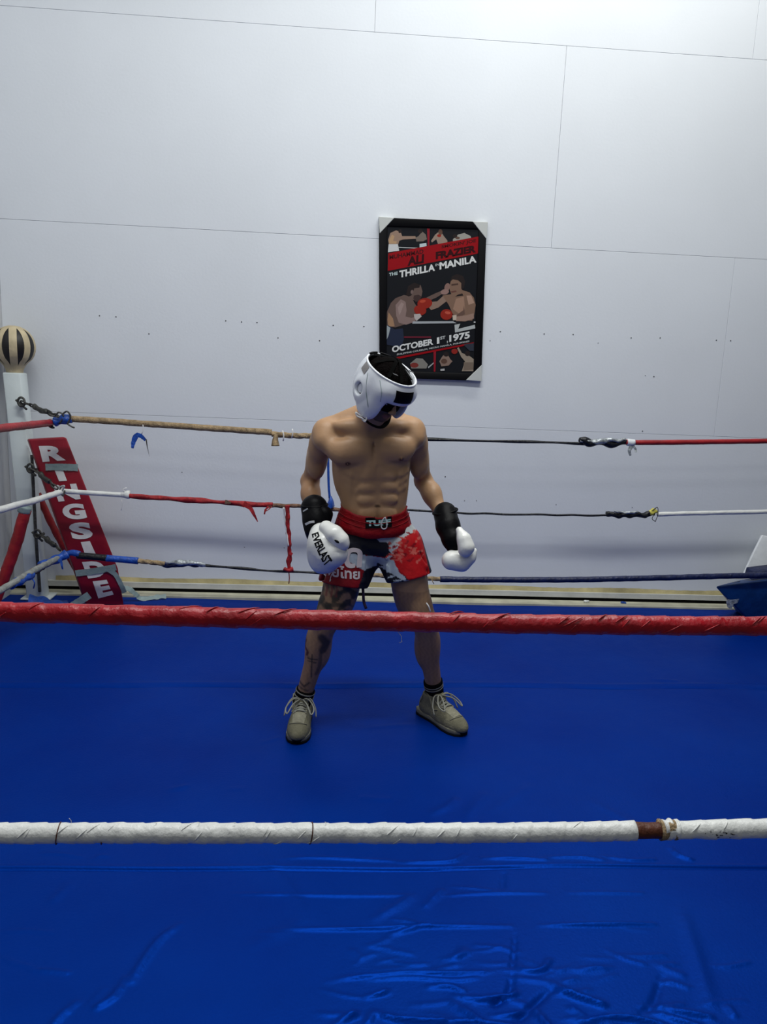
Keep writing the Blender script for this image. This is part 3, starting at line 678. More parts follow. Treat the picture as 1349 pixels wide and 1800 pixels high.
# --- low rope, left side
r = thing('ring_rope', 'low left ring rope, bare grey rope with blue tape patches', 'rope', P(50, 1010, 4.2))
a = P(108, 978, YR); e = P(0, 1038, 3.86); d = (e-a)/(a[1]-e[1])
tube('grey_cover', [a, P(58, 1004, 4.24), e, e+d*1.2, e+d*2.4], wrapped(.0175, .05, .05, 37, .08), M['grey_rope'], r, 14, .012)
tube('blue_wrap', [P(118, 973, YR-.01), P(100, 983, 4.55), P(72, 993, 4.38)], ragged(.024, 22, .22, 40), M['blue_tape'], r, 12, .008)
tube('blue_wrap', [P(56, 1010, 4.22), P(38, 1019, 4.1), P(20, 1028, 4.0)], ragged(.023, 25, .18, 40), M['blue_tape'], r, 12, .008)
tube('twisted_core', [P(74, 996, 4.38), P(56, 1006, 4.24)], twisted(.0205, .05), M['rope_dark'], r, 12, .005)
ribbon('torn_strip', [P(104, 982, 4.5), P(108, 990, 4.48), P(110, 1001, 4.48)], .022, M['blue_tape'], r, wf=lambda t: 1-.7*t, wob=.2)
tube('thread', [P(57, 1018, 4.2), P(61, 1024, 4.18), P(59, 1034, 4.2)], .004, M['blue_tape'], r, 6)

# --- near ropes
YN = 1.35
r = thing('ring_rope', 'thick red top ring rope crossing nearest in front of the boxer', 'rope', P(674, 1091, YN))
tube('red_cover', [P(x, y, YN) for x, y in ((-500, 1060), (-200, 1068), (0, 1075.5), (330, 1084), (674, 1092), (1000, 1098), (1349, 1100.5), (1650, 1101))], wrapped(.0182, .052, .045, 3, .045), M['red_vinyl'], r, 28, .004)
rs = np.random.RandomState(11)
for i in range(26):                                     # lifted edges of the spiral wrap
    x = rs.uniform(-100, 1400); y = 1075.5+(1100.5-1075.5)*min(max(x, 0), 1349)/1349+2.5*math.sin(PI*min(max(x/1349, 0), 1))
    c = P(x, y, YN); s = rs.uniform(.008, .02); ph0 = rs.uniform(2.2, 4.4)
    pts = [c+np.array((s*(t-.5)*2.2, math.cos(ph0+t*1.1)*.0186, -math.sin(ph0+t*1.1)*.0186)) for t in (0, .33, .66, 1)]
    tube('wrap_edge', pts, lambda s_, th, t: np.full(6, .0013*(1-abs(2*t-1)**2)+.0002), M['red_vinyl'], r, 6, .005)
for x0, y0, x1, y1 in ((700, 1111, 706, 1126), (706, 1126, 702, 1130)):
    tube('thread', [P(x0, y0, YN), P((x0+x1)/2+3, (y0+y1)/2, YN-.005), P(x1, y1, YN)], .0005, M['white_lace'], r, 5)
r = thing('ring_rope', 'thick white taped ring rope crossing nearest, with a brown bare spot', 'rope', P(674, 1465, YN))
wl = lambda x: 1464.5+(-8.5 if x > 1349 else 0)+(-8.5*max(0, (x-800)/549)**1.3 if 800 < x <= 1349 else 0)
tube('white_cover', [P(x, wl(x), YN) for x in (-500, -200, 0, 300, 600, 850, 1000, 1117)], wrapped(.0188, .036, .04, 13, .05, -1), M['white_wrap'], r, 28, .004)
tube('brown_core', [P(x, wl(x), YN) for x in (1112, 1140, 1172)], ragged(.0158, 13, .07, 60), M['brown'], r, 24, .004)
tube('white_cover', [P(x, wl(x), YN) for x in (1170, 1220, 1300, 1349, 1600)], wrapped(.0182, .05, .05, 21, .06), M['white_wrap'], r, 28, .004)
tube('frayed_end', [P(x, wl(x)-1, YN) for x in (1160, 1172, 1188)], ragged(.0182, 23, .16, 160), M['rope'], r, 24, .003)
tube('frayed_end', [P(x, wl(x)-2, YN-.001) for x in (1166, 1178, 1192)], ragged(.0180, 29, .18, 200), M['white_wrap'], r, 24, .003)
rs = np.random.RandomState(4)
for i in range(16):
    c = P(rs.uniform(1240, 1290), rs.uniform(1461, 1473), YN-.0185)
    tube('scuff', [c, c+np.array((rs.uniform(.001, .005), 0, rs.uniform(-.001, .001)))], .0006, M['black'], r, 5)
for x, a0, a1 in ((103, 1.6, 5.2), (182, 4.2, 5.6), (547, 1.2, 5.3)):
    c = P(x, wl(x), YN)
    tube('tie', [c+np.array((.004*math.sin(t*2), math.cos(t+PI/2)*.0195, -math.sin(t-PI/2)*.0195)) if False else c+np.array((.0035*math.sin(t), -math.sin(t-1.0)*.0196, math.cos(t-1.0)*.0196)) for t in np.linspace(a0-1.2, a1-1.2, 9)], .0011, M['brown'], r, 6, .003)
for i in range(26):
    x = rs.uniform(0, 1349)
    if 1085 < x < 1215: continue
    c = P(x, wl(x), YN); s = rs.uniform(.006, .018); ph0 = rs.uniform(2.0, 4.2)
    pts = [c+np.array((s*(t-.5)*1.4, math.cos(ph0+t*1.0)*.0192, -math.sin(ph0+t*1.0)*.0192)) for t in (0, .33, .66, 1)]
    tube('wrap_edge', pts, lambda s_, th, t: np.full(6, .0012*(1-abs(2*t-1)**2)+.0002), M['white_wrap'], r, 6, .005)
for x, h in ((125, 12), (275, 4), (350, 5), (413, 4), (573, 5), (1160, 5)):
    c = P(x, wl(x)-17, YN); tube('thread', [c, c+np.array((.001, -.002, h*.0006)), c+np.array((-.002, -.004, h*.0011))], .0005, M['white_lace'], r, 5)

# ---------------------------------------------------------------- right side: blue pad and sheet
YB = 4.55
bp = thing('corner_pad', 'blue vinyl pad with torn duct tape lying at the right edge', 'pad', G(1320, 1066))
f4 = [G(1281, 1071), G(1420, 1062), P(1420, 1012, 4.62), P(1256, 1031, 4.62)]
f4[0][2] = f4[1][2] = 0.004; Yb = (f4[0][1]+f4[1][1])/2
f4[0] = np.array((f4[0][0], 4.66, .004)); f4[1] = np.array((f4[1][0], 4.66, .004))
b4 = [f4[0]+np.array((.02, .24, 0)), f4[1]+np.array((.02, .24, 0)), P(1420, 1000, 4.86), P(1300, 1020, 4.86)]
bevelled('cushion', *hexa(f4, b4), M['pad_blue'], bp, .012, 3)
n4 = [P(1322, 1020, 4.70), P(1430, 1010, 4.70), P(1430, 993, 4.72), P(1326, 1006, 4.72)]
bevelled('flap', *hexa(n4, [p+np.array((0, .1, .01)) for p in n4]), M['navy'], bp, .006, 2)
q = [(1280, 1068), (1277, 1058), (1284, 1050), (1279, 1046), (1293, 1046), (1307, 1039), (1306, 1047), (1300, 1053), (1297, 1060), (1290, 1062), (1287, 1071)]
V, F = poly_flat([P(x, y, 4.635-.0022*(0)) for x, y in q], (0, 1, 0), .002)
mesh_obj('torn_tape', V, F, M['silver'], bp, smooth=False)
ribbon('torn_tape', [P(1288, 1024, 4.63), P(1296, 1023, 4.63), P(1302, 1022, 4.63)], .006, M['silver'], bp)
q = [P(1307, 1012, 4.90), P(1324, 975, 4.93), P(1341, 941, 4.95), P(1370, 947, 4.95), P(1400, 1003, 4.90)]
V, F = poly_flat(q, (0, 1, 0), .02)
sh = bevelled('plastic_sheet', V, F, M['sheet'], None, .004, 2); tag(sh, 'white plastic sheet corner standing behind the blue pad', 'sheet')
# small scraps on the ledge
def scrap(name, px, size, m, lbl, cat, seed):
    rs = np.random.RandomState(seed); c = G(*px); Fd = Field(c-size*1.6, c+size*1.6, size/7)
    for i in range(6): Fd.ell(c+np.array((rs.uniform(-.7, .7)*size, rs.uniform(-.2, .2)*size, size*.35+rs.uniform(0, .25)*size)), (size*rs.uniform(.2, .5), size*.3, size*rs.uniform(.15, .35)), .006)
    V, F = Fd.mesh(1); V[:, 2] = np.maximum(V[:, 2], .005); o = mesh_obj(name, V, F, m); tag(o, lbl, cat); return o
scrap('paper_scrap', (1030, 1061), 0.036, M['white_wrap'], 'crumpled white scrap on the ledge at the foot of the wall', 'scrap', 2)
scrap('tape_scrap', (1098, 1063), 0.03, M['blue_tape'], 'small blue scrap on the canvas edge near the wall', 'scrap', 5)

# ---------------------------------------------------------------- framed poster
YF = 5.020
def Z_(zx, zy, Y=YF): return P(650+zx/5.4565, 360+zy/5.4545, Y)
c0 = [Z_(97, 1655), Z_(1073, 1690), Z_(1125, 166), Z_(92, 118)]
poster = thing('framed_poster', 'framed black and red boxing poster hanging crooked on the white wall', 'poster', sum(c0)/4)
i0 = [Z_(163, 1590), Z_(1000, 1618), Z_(1050, 232), Z_(172, 205)]
names = [('frame_rail', 0, 1), ('frame_rail', 1, 2), ('frame_rail', 2, 3), ('frame_rail', 3, 0)]
back = np.array((0, .028, 0))
for nm, a, b in names:
    bevelled(nm, *hexa([c0[a], c0[b], i0[b], i0[a]], [c0[a]+back, c0[b]+back, i0[b]+back, i0[a]+back]), M['black'], poster, .004, 2)
pr = mat('poster_black', (0.008, 0.009, 0.012), 0.5, 0.12)
d8 = np.array((0, .008, 0))
mesh_obj('print', *hexa([p+d8 for p in i0], [p+back for p in i0]), pr, poster, smooth=False)
cm = mat('grey_card_corner', (0.52, 0.54, 0.52), 0.6, 0.3)
for tri in ([(88, 112), (240, 124), (97, 275)], [(990, 160), (1137, 164), (1124, 330)], [(1077, 1535), (1076, 1692), (925, 1682)], [(92, 1500), (240, 1668), (90, 1660)]):
    f = [Z_(x, y, YF-.003) for x, y in tri]; V = f+[p+np.array((0, .033, 0)) for p in f]
    bevelled('corner_protector', V, [(0, 1, 2), (5, 4, 3), (0, 3, 4, 1), (1, 4, 5, 2), (2, 5, 3, 0)], cm, poster, .002, 1, smooth=False)
pm = {}
def pcol(c):
    if c not in pm: pm[c] = mat('poster_ink', c, .5, .12)
    return pm[c]
YPr = YF+.008
lay = [0]
def shape(pts, c, nm='printed_shape'):
    lay[0] += 1; y = YPr-.0002-.00004*lay[0]
    V, F = poly_flat([Z_(a, b, y) for a, b in pts], (0, 1, 0), .00003)
    return mesh_obj(nm, V, F, pcol(c), poster, smooth=False)
def word(s, q, c, bold=.02, space=1.0):
    lay[0] += 1; y = YPr-.0002-.00004*lay[0]
    return text_obj('lettering', s, [Z_(a, b, y) for a, b in q], pcol(c), poster, bold, space)
def el(cx, cy, rx, ry, a=0, n=18):
    a = math.radians(a); return [(cx+rx*math.cos(t)*math.cos(a)-ry*math.sin(t)*math.sin(a), cy+rx*math.cos(t)*math.sin(a)+ry*math.sin(t)*math.cos(a)) for t in np.linspace(0, 2*PI, n, endpoint=False)]
RED = (.27, .003, .007); SK1 = (.12, .080, .068); SK2 = (.19, .115, .08); SK3 = (.10, .055, .04); DK = (.02, .014, .014); GL = (.26, .02, .012); WH = (.55, .56, .56)
HI = (.28, .19, .14)
# top strip of ring pictures
shape([(178, 335), (200, 270), (255, 245), (300, 262), (312, 300), (440, 300), (445, 325), (320, 332), (285, 345), (275, 380), (185, 380)], HI)
shape([(185, 340), (215, 285), (240, 300), (225, 345), (262, 352), (255, 372), (190, 372)], (.42, .27, .15)); shape(el(292, 252, 16, 20), DK)
shape([(183, 378), (272, 378), (284, 440), (176, 455)], WH)
shape([(470, 300), (505, 255), (540, 285), (550, 330), (515, 350), (450, 352), (442, 315)], (.16, .13, .11)); shape(el(487, 252, 22, 22), DK)
shape([(480, 375), (545, 365), (548, 395), (480, 412)], (.45, .52, .54)); shape([(270, 403), (480, 412), (480, 420), (270, 412)], (.40, .42, .42))
shape([(552, 228), (577, 228), (574, 392), (558, 396)], (.24, .01, .02), 'red_divider')
shape([(590, 345), (630, 285), (660, 262), (690, 262), (712, 300), (745, 340), (748, 362), (660, 385), (640, 330), (598, 362)], (.27, .20, .16)); shape(el(680, 262, 20, 28), SK3)
shape(el(668, 296, 20, 14), GL)
shape([(800, 330), (850, 285), (910, 270), (970, 300), (975, 322), (800, 355)], (.30, .29, .26)); shape(el(820, 300, 22, 18), DK); shape(el(845, 318, 22, 12), SK3)
# red banner
shape([(180, 464), (1050, 303), (1046, 466), (174, 634)], RED, 'red_banner')
word('MUHAMMAD', [(190, 526), (517, 468), (518, 425), (190, 484)], (.05, .004, .006), .03)
word('ALI', [(363, 588), (520, 558), (524, 470), (365, 500)], (.03, .003, .005), .05)
word("SMOKIN' JOE", [(690, 428), (1022, 368), (1022, 326), (690, 386)], (.05, .004, .006), .03)
word('FRAZIER', [(635, 525), (1022, 455), (1022, 385), (635, 452)], (.03, .003, .005), .06)
word('THE', [(187, 685), (270, 670), (270, 640), (187, 654)], (.45, .55, .55), .03)
word('THRILLA', [(286, 700), (628, 632), (628, 565), (286, 632)], (.62, .63, .62), .04)
word('IN', [(632, 590), (670, 583), (670, 560), (632, 566)], (.45, .47, .47), .02)
word('MANILA', [(672, 622), (1027, 552), (1022, 486), (672, 552)], (.62, .63, .62), .04)
# two boxers
shape([(165, 1170), (165, 1030), (205, 940), (250, 895), (330, 865), (400, 880), (430, 940), (470, 1000), (480, 1060), (440, 1110), (330, 1150), (250, 1175)], SK1)
shape([(250, 960), (300, 905), (345, 930), (355, 1010), (345, 1070), (400, 1085), (440, 1075), (440, 1120), (350, 1150), (280, 1130), (255, 1060)], (.23, .16, .145))
shape([(270, 985), (305, 935), (330, 950), (300, 1030), (285, 1060)], (.30, .22, .20))
shape([(172, 1100), (182, 1030), (225, 1090), (240, 1165), (180, 1165)], (.32, .19, .11))
shape([(355, 850), (375, 780), (430, 748), (490, 770), (508, 830), (498, 880), (450, 930), (400, 900)], SK1)
shape([(350, 860), (370, 780), (430, 746), (485, 768), (478, 795), (430, 800), (415, 845), (400, 870), (375, 880)], DK)
shape([(425, 870), (470, 862), (500, 880), (475, 925), (440, 930), (420, 900)], (.05, .03, .028)); shape(el(407, 835, 13, 20, 10), (.16, .11, .10))
shape([(545, 890), (640, 845), (700, 820), (705, 850), (640, 890), (560, 925)], SK1)
shape([(560, 925), (600, 930), (650, 925), (710, 870), (760, 880), (745, 920), (660, 985), (590, 1010), (570, 985)], (.23, .155, .12))
shape([(700, 870), (760, 860), (800, 855), (880, 815), (960, 840), (1000, 890), (1018, 960), (1005, 1050), (985, 1110), (860, 1110), (800, 1050), (760, 960)], SK2)
shape([(830, 900), (905, 880), (915, 1000), (880, 1060), (800, 1000)], (.30, .18, .125)); shape([(930, 870), (975, 870), (1005, 940), (950, 960)], (.36, .23, .17))
shape([(905, 960), (915, 1050), (880, 1070), (820, 1068), (900, 1010)], (.12, .07, .055))
shape([(815, 1075), (920, 1060), (1000, 1040), (1002, 1090), (920, 1118), (830, 1115)], (.28, .18, .14))
shape([(770, 770), (785, 710), (840, 680), (890, 720), (895, 790), (870, 850), (820, 880), (785, 860), (768, 810)], SK2)
shape([(775, 735), (790, 685), (840, 664), (900, 685), (918, 740), (905, 800), (880, 810), (880, 750), (850, 725), (800, 715)], DK)
shape([(785, 760), (850, 752), (850, 768), (785, 778)], (.07, .04, .03)); shape([(780, 830), (830, 820), (835, 835), (785, 845)], (.12, .05, .04))
shape([(820, 880), (900, 870), (890, 850), (850, 860)], DK)
shape(el(745, 790, 26, 40, 15), (.22, .13, .11)); shape(el(722, 835, 40, 26, -10), (.26, .16, .14))
shape(el(530, 945, 72, 52, -8), GL, 'printed_glove'); shape(el(485, 1010, 60, 48, 12), GL, 'printed_glove'); shape(el(510, 925, 30, 14, -10), (.42, .06, .03))
shape([(425, 1050), (485, 1045), (500, 1070), (450, 1115), (430, 1085)], (.42, .38, .36))
shape(el(738, 1052, 58, 52), GL, 'printed_glove'); shape(el(750, 1035, 28, 14, 10), (.45, .08, .05)); shape([(795, 1060), (835, 1055), (832, 1105), (800, 1108)], (.48, .40, .32))
shape([(165, 1150), (205, 1170), (240, 1195), (320, 1185), (330, 1290), (300, 1370), (165, 1340)], (.018, .025, .05)); shape([(165, 1155), (200, 1180), (180, 1260), (165, 1290)], (.30, .34, .36))
shape([(415, 1118), (800, 1116), (835, 1135), (410, 1140)], (.34, .36, .38), 'printed_rope'); shape([(330, 1262), (590, 1262), (590, 1276), (330, 1276)], (.14, .015, .03), 'printed_rope')
shape([(815, 1150), (870, 1140), (850, 1190), (1010, 1150), (1015, 1185), (820, 1225)], (.40, .42, .42)); shape([(1000, 1120), (1020, 1118), (1022, 1130), (1000, 1132)], WH)
word('OCTOBER', [(215, 1418), (612, 1340), (612, 1280), (215, 1356)], (.62, .63, .62), .04)
word('1', [(646, 1335), (670, 1330), (670, 1268), (646, 1273)], (.62, .63, .62), .0)
word('ST', [(678, 1294), (728, 1284), (728, 1254), (678, 1264)], (.5, .52, .52), .03)
word(',', [(742, 1330), (752, 1328), (752, 1302), (742, 1304)], (.5, .52, .52), .03)
word('1975', [(765, 1318), (962, 1280), (962, 1212), (765, 1250)], (.62, .63, .62), .04)
word('PHILIPPINE COLISEUM, METRO MANILA, PHILIPPINES', [(262, 1447), (958, 1318), (958, 1299), (262, 1428)], (.40, .42, .42), .03)
shape([(250, 1462), (1000, 1318), (1000, 1334), (262, 1480)], RED, 'red_divider'); shape([(614, 1410), (638, 1404), (632, 1600), (616, 1600)], (.24, .01, .02), 'red_divider')
shape([(390, 1520), (450, 1470), (510, 1475), (560, 1530), (545, 1570), (400, 1570)], (.20, .19, .17)); shape(el(430, 1538, 40, 24), (.18, .03, .025)); shape([(560, 1555), (615, 1510), (615, 1522), (565, 1568)], (.35, .36, .36))
shape([(670, 1500), (700, 1450), (740, 1420), (775, 1480), (795, 1500), (760, 1540), (690, 1550)], (.22, .15, .12)); shape(el(735, 1432, 26, 24), DK); shape(el(815, 1405, 30, 26), (.24, .02, .015)); shape(el(715, 1500, 30, 24), SK3)
shape([(840, 1375), (855, 1365), (885, 1420), (960, 1450), (1000, 1480), (995, 1595), (885, 1595), (915, 1500), (880, 1460)], (.27, .22, .17)); shape(el(940, 1425, 26, 26), DK)
shape([(905, 1510), (995, 1510), (995, 1580), (900, 1590)], (.17, .13, .10)); shape([(680, 1575), (720, 1570), (720, 1590), (680, 1592)], (.4, .4, .4))
shape([(900, 1340), (1000, 1325), (1000, 1400), (960, 1400)], (.03, .035, .05))
# ---------------------------------------------------------------- the boxer
def nrm(v): v = np.asarray(v, float); return v/np.linalg.norm(v)
MANO = G(655, 1288); MANO[1] = 3.12
man = thing('person', 'shirtless boxer in white headgear, red printed shorts and white gloves, looking down, feet apart', 'person', MANO)
# joints (A = his right side, seen at the left; B = his left side)
hipA, hipB = P(624, 965, 3.20), P(700, 965, 3.20)
kneA, kneB = P(573, 1092, 3.09), P(746, 1092, 3.12)
ankA, ankB = P(532, 1232, 3.135), P(766, 1228, 3.205)
shA, shB = P(574, 762, 3.20), P(724, 760, 3.20)
elA, elB = P(545, 846, 3.37), P(745, 846, 3.34)
wrA, wrB = P(555, 928, 3.17), P(790, 925, 3.18)
# head frame: f = facing, u = crown, s = his left
hy, hp, hr = math.radians(37), math.radians(36), math.radians(1)
hf = np.array((math.sin(hy)*math.cos(hp), -math.cos(hy)*math.cos(hp), -math.sin(hp)))
hu = np.array((math.sin(hy)*math.sin(hp), -math.cos(hy)*math.sin(hp), math.cos(hp)))
hs = np.cross(hu, -hf); hs = np.cross(hf, hu)*-1
if hs[0] < 0: hs = -hs
hu, hs = hu*math.cos(hr)+hs*math.sin(hr), hs*math.cos(hr)-hu*math.sin(hr)
HR = np.stack([hs, hf, hu], 1)
HC = P(675, 684, 3.02)
def HL(s, f, u): return HC+hs*s+hf*f+hu*u

def build_body():
    Fd = Field((-0.26, 2.80, 0.03), (0.66, 3.52, 1.74), 0.0056)
    E, K = Fd.ell, Fd.cap
    # legs
    for hip, kn, an, sgn in ((hipA, kneA, ankA, -1), (hipB, kneB, ankB, 1)):
        K(hip, kn, .085, .052, .02)
        m = hip*.6+kn*.4; E(m+(0.004*sgn, -.012, 0), (.070, .076, .13), .03)                        # quads
        E(hip*.45+kn*.55+(-.018*sgn, .015, 0), (.058, .062, .14), .03)
        E(hip*.2+kn*.8+(-.022*sgn, -.012, .0), (.032, .04, .05), .02); E(hip*.24+kn*.76+(.022*sgn, -.012, .0), (.030, .038, .05), .02)
        E(kn+(0, -.022, .004), (.036, .032, .040), .018)                                            # kneecap
        K(kn, an, .050, .031, .02)
        c = kn*.68+an*.32
        E(c+(-.012*sgn, .026, 0), (.044, .048, .095), .03); E(c+(.016*sgn, .018, .01), (.036, .045, .085), .03)
        K(kn*.9+an*.1+(0, -.03, 0), an+(0, -.012, .03), .020, .016, .025)                             # shin
        K(an, an+(0.0, -.01, -.05), .032, .034, .02)
        E(an+(-.028*sgn, 0, -.005), (.014, .016, .018), .012); E(an+(.028*sgn, .004, -.012), (.014, .016, .018), .012)
    # pelvis and belly
    E(P(656, 942, 3.20), (.150, .100, .095), .04); E(P(630, 968, 3.25), (.085, .085, .09), .03); E(P(690, 968, 3.25), (.085, .085, .09), .03)
    E(P(658, 905, 3.195), (.128, .088, .085), .03); E(P(657, 872, 3.195), (.120, .084, .12), .03)
    E(P(656, 815, 3.195), (.142, .100, .15), .03); E(P(652, 782, 3.20), (.150, .098, .10), .03)
    for x, s in ((592, -1), (712, 1)): E(P(x+s*-9, 814, 3.21), (.040, .068, .13), .04)                 # lats
    E(P(621, 868, 3.195), (.048, .066, .11), .04); E(P(695, 868, 3.195), (.046, .066, .11), .04)
    E(P(655, 764, 3.163), (.130, .048, .048), .03)
    E(P(615, 750, 3.152), (.065, .036, .030), .03); E(P(699, 750, 3.152), (.055, .036, .030), .03)
    # chest
    E(P(619, 794, 3.122), (.086, .039, .058), .014); E(P(693, 790, 3.122), (.078, .039, .056), .014)
    K(P(600, 800, 3.135), P(572, 775, 3.165), .040, .042, .03); K(P(706, 795, 3.135), P(728, 772, 3.165), .036, .040, .03)
    K(P(655, 757, 3.125), P(659, 815, 3.088), .002, .003, .016, 'sub')
    # collar bones, trapezius, neck
    K(P(645, 757, 3.118), P(590, 745, 3.155), .006, .007, .018); K(P(672, 757, 3.118), P(716, 744, 3.155), .006, .007, .018)
    E(P(655, 757, 3.10), (.010, .008, .012), .016, 'sub')
    K(P(645, 725, 3.22), P(586, 745, 3.22), .046, .034, .03); K(P(672, 725, 3.22), P(714, 745, 3.22), .046, .034, .03)
    K(P(654, 765, 3.20), HL(0, -.045, -.06), .062, .056, .03)
    K(P(646, 752, 3.13), HL(-.045, .0, -.06), .014, .018, .018); K(P(662, 752, 3.13), HL(.045, .0, -.06), .014, .018, .018)
    # abdominals: raised blocks with furrows between them
    for (x, y, rx, rz) in ((645, 838, .038, .025), (683, 836, .037, .025), (645, 858, .038, .024), (684, 856, .037, .024), (645, 880, .038, .025), (684, 878, .037, .025), (648, 906, .040, .036), (681, 905, .040, .036)):
        E(P(x, y, 3.118), (rx, .0165, rz), .009)
    for y in (846.5, 868, 890): K(P(632, y+1, 3.098), P(697, y-1.5, 3.098), .003, .003, .012, 'sub')
    K(P(664, 822, 3.096), P(664, 912, 3.096), .003, .003, .012, 'sub')
    for s, xs in ((-1, (616, 620, 624)), (1, (707, 704, 701))):
        for i, y in enumerate((832, 846, 860)): K(P(xs[i]+s*8, y-5, 3.145), P(xs[i]-s*2, y+3, 3.126), .010, .008, .016)
    K(P(622, 845, 3.12), P(618, 900, 3.12), .002, .002, .012, 'sub'); K(P(706, 843, 3.12), P(708, 898, 3.12), .002, .002, .012, 'sub')
    K(P(596, 820, 3.115), P(648, 824, 3.086), .004, .004, .016, 'sub'); K(P(672, 821, 3.086), P(713, 812, 3.115), .004, .004, .016, 'sub')
    E(P(664, 890, 3.094), (.006, .016, .004), .005, 'sub')
    E(P(612, 816, 3.085), (.006, .004, .006), .006); E(P(706, 808, 3.085), (.006, .004, .006), .006)
    K(P(626, 905, 3.105), P(650, 945, 3.10), .002, .002, .014, 'sub'); K(P(702, 905, 3.105), P(682, 945, 3.10), .002, .002, .014, 'sub')
    # arms
    for sh, el_, wr, sgn in ((shA, elA, wrA, -1), (shB, elB, wrB, 1)):
        E(sh+(0.004*sgn, 0, -.002), (.056, .060, .066), .025); E(sh*.75+el_*.25+(.014*sgn, .005, 0), (.043, .048, .070), .025)
        K(sh, el_, .047, .036, .02)
        m = sh*.42+el_*.58; dirn = nrm(el_-sh)
        E(m+(-.002*sgn, -.018, 0), (.040, .042, .075), .02); E(m+(.006*sgn, .022, .02), (.038, .038, .085), .02)
        K(el_, wr, .040, .027, .02); E(el_*.70+wr*.30+(.006*sgn, 0, .004), (.038, .052, .046), .03)
        h = wr+nrm(wr-el_)*.055
        E(h, (.040, .045, .042), .02)                                                                # palm, inside the glove
        ax = nrm(wr-el_); side = nrm(np.cross(ax, (0, -1, .2)))
        for i in range(4):
            o = side*(i-1.5)*.019; a = h+ax*.03+o; b = a+ax*.022+np.array((0, -.028, 0)); c2 = b+np.array((0, -.004, -.0))-ax*.03
            K(a, b, .0095, .009, .004); K(b, c2, .009, .008, .004)
    # head
    E(HL(0, -.012, .030), (.074, .094, .086), .02, R=HR); E(HL(0, .018, -.045), (.058, .066, .066), .025, R=HR)
    E(HL(0, .062, -.088), (.026, .022, .020), .02, R=HR)
    for s in (-1, 1):
        E(HL(s*.030, .076, .006), (.022, .012, .008), .012, R=HR); E(HL(s*.031, .092, -.008), (.017, .014, .012), .010, 'sub', R=HR)
        E(HL(s*.044, .058, -.028), (.020, .020, .016), .016, R=HR)
        E(HL(s*.078, -.012, -.012), (.008, .020, .032), .006, R=HR); K(HL(s*.050, -.005, -.055), HL(s*.026, .055, -.090), .016, .014, .02)
        E(HL(s*.012, .094, -.040), (.007, .009, .007), .006, R=HR)
    K(HL(0, .084, .0), HL(0, .104, -.034), .007, .011, .009)
    E(HL(0, .084, -.060), (.022, .009, .0055), .006, R=HR); E(HL(0, .082, -.071), (.018, .009, .0065), .006, R=HR)
    K(HL(-.020, .092, -.0655), HL(.020, .092, -.0655), .001, .001, .003, 'sub')
    return Fd.mesh(2)
V, F = build_body()
# colouring of the skin
skin = np.array((.41, .245, .135)); col = np.tile(skin, (len(V), 1))
def blend(mask, c): 
    global col
    col = col*(1-mask[:, None])+np.asarray(c)*mask[:, None]
def near(c, r, s=.3):
    d = np.linalg.norm(V-np.asarray(c), axis=1); return np.clip((r-d)/(r*s), 0, 1)
def spot(c, rx, rz, a, cc): blend(np.clip(2.4-2.4*np.hypot((V[:, 0]-c[0])/rx, (V[:, 2]-c[2])/rz), 0, 1)*a*(V[:, 1] < 3.16), cc)
for c in (P(612, 816, 3.085), P(706, 808, 3.085)): spot(c, .0135, .011, .9, (.085, .035, .025))
spot(P(664, 890, 3.11), .016, .008, .9, (.05, .025, .015))
rs = np.random.RandomState(1)
dx = (V[:, 0]-P(661, 790, 3.1)[0]); dz = V[:, 2]-P(661, 785, 3.1)[2]
front = (V[:, 1] < 3.15)
blend(front*np.exp(-(dx/.05)**2-(dz/.06)**2)*.28, (.12, .07, .045))                   # chest hair
dx2 = V[:, 0]-P(664, 905, 3.1)[0]; dz2 = V[:, 2]-P(664, 908, 3.1)[2]
blend(front*np.exp(-(dx2/.010)**2-(dz2/.030)**2)*.45, (.10, .06, .035))
for c in (shA, shB): blend(near(c, .09, 1)*.25, (.50, .27, .12))  # warm highlight on the shoulders, put into the skin colour
for a in (elA*.6+wrA*.4, elA): blend(near(a, .12, 1)*.35, (.44, .19, .09))
# face: beard, brows, lips
hl = (V-HC)@HR
beard = (hl[:, 1] > .01)*(hl[:, 2] < -.046)*(hl[:, 2] > -.13)*(np.abs(hl[:, 0]) < .07); blend(beard*.8, (.04, .025, .018))
lips = (hl[:, 1] > .078)*(np.abs(hl[:, 2]+.066) < .009)*(np.abs(hl[:, 0]) < .021); blend(lips*.8, (.22, .08, .06))
br_ = (hl[:, 1] > .06)*(np.abs(hl[:, 2]-.012) < .0045)*(np.abs(np.abs(hl[:, 0])-.031) < .019); blend(br_*.95, (.015, .01, .008))
# hairy shins and the inked right leg
zt = V[:, 2]; legA = V[:, 0] < .12; leg = (zt < .80)&(V[:, 1] < 3.5)
nz = (np.sin(V[:, 0]*310+np.sin(V[:, 2]*90)*2)*np.sin(V[:, 2]*140+V[:, 0]*60)*.5+.5)
blend(leg*(.18+.0*nz), (.12, .07, .045)); blend(leg*(zt < .62)*(.25+.25*nz), (.11, .065, .045))
def stroke(pts, wd, c, a=.9, Y=3.05, side=legA):
    p = [P(x, y, Y) for x, y in pts]; best = np.full(len(V), 9.0)
    for q, r_ in zip(p[:-1], p[1:]):
        qa = q[[0, 2]]; ba = r_[[0, 2]]-qa; t = np.clip(((V[:, 0]-qa[0])*ba[0]+(V[:, 2]-qa[1])*ba[1])/(ba@ba+1e-9), 0, 1)
        best = np.minimum(best, np.hypot(V[:, 0]-qa[0]-t*ba[0], V[:, 2]-qa[1]-t*ba[1]))
    blend(np.clip((wd-best)/(wd*.45), 0, 1)*a*side*(V[:, 1] < 3.16), c)
INK = (.022, .022, .020)
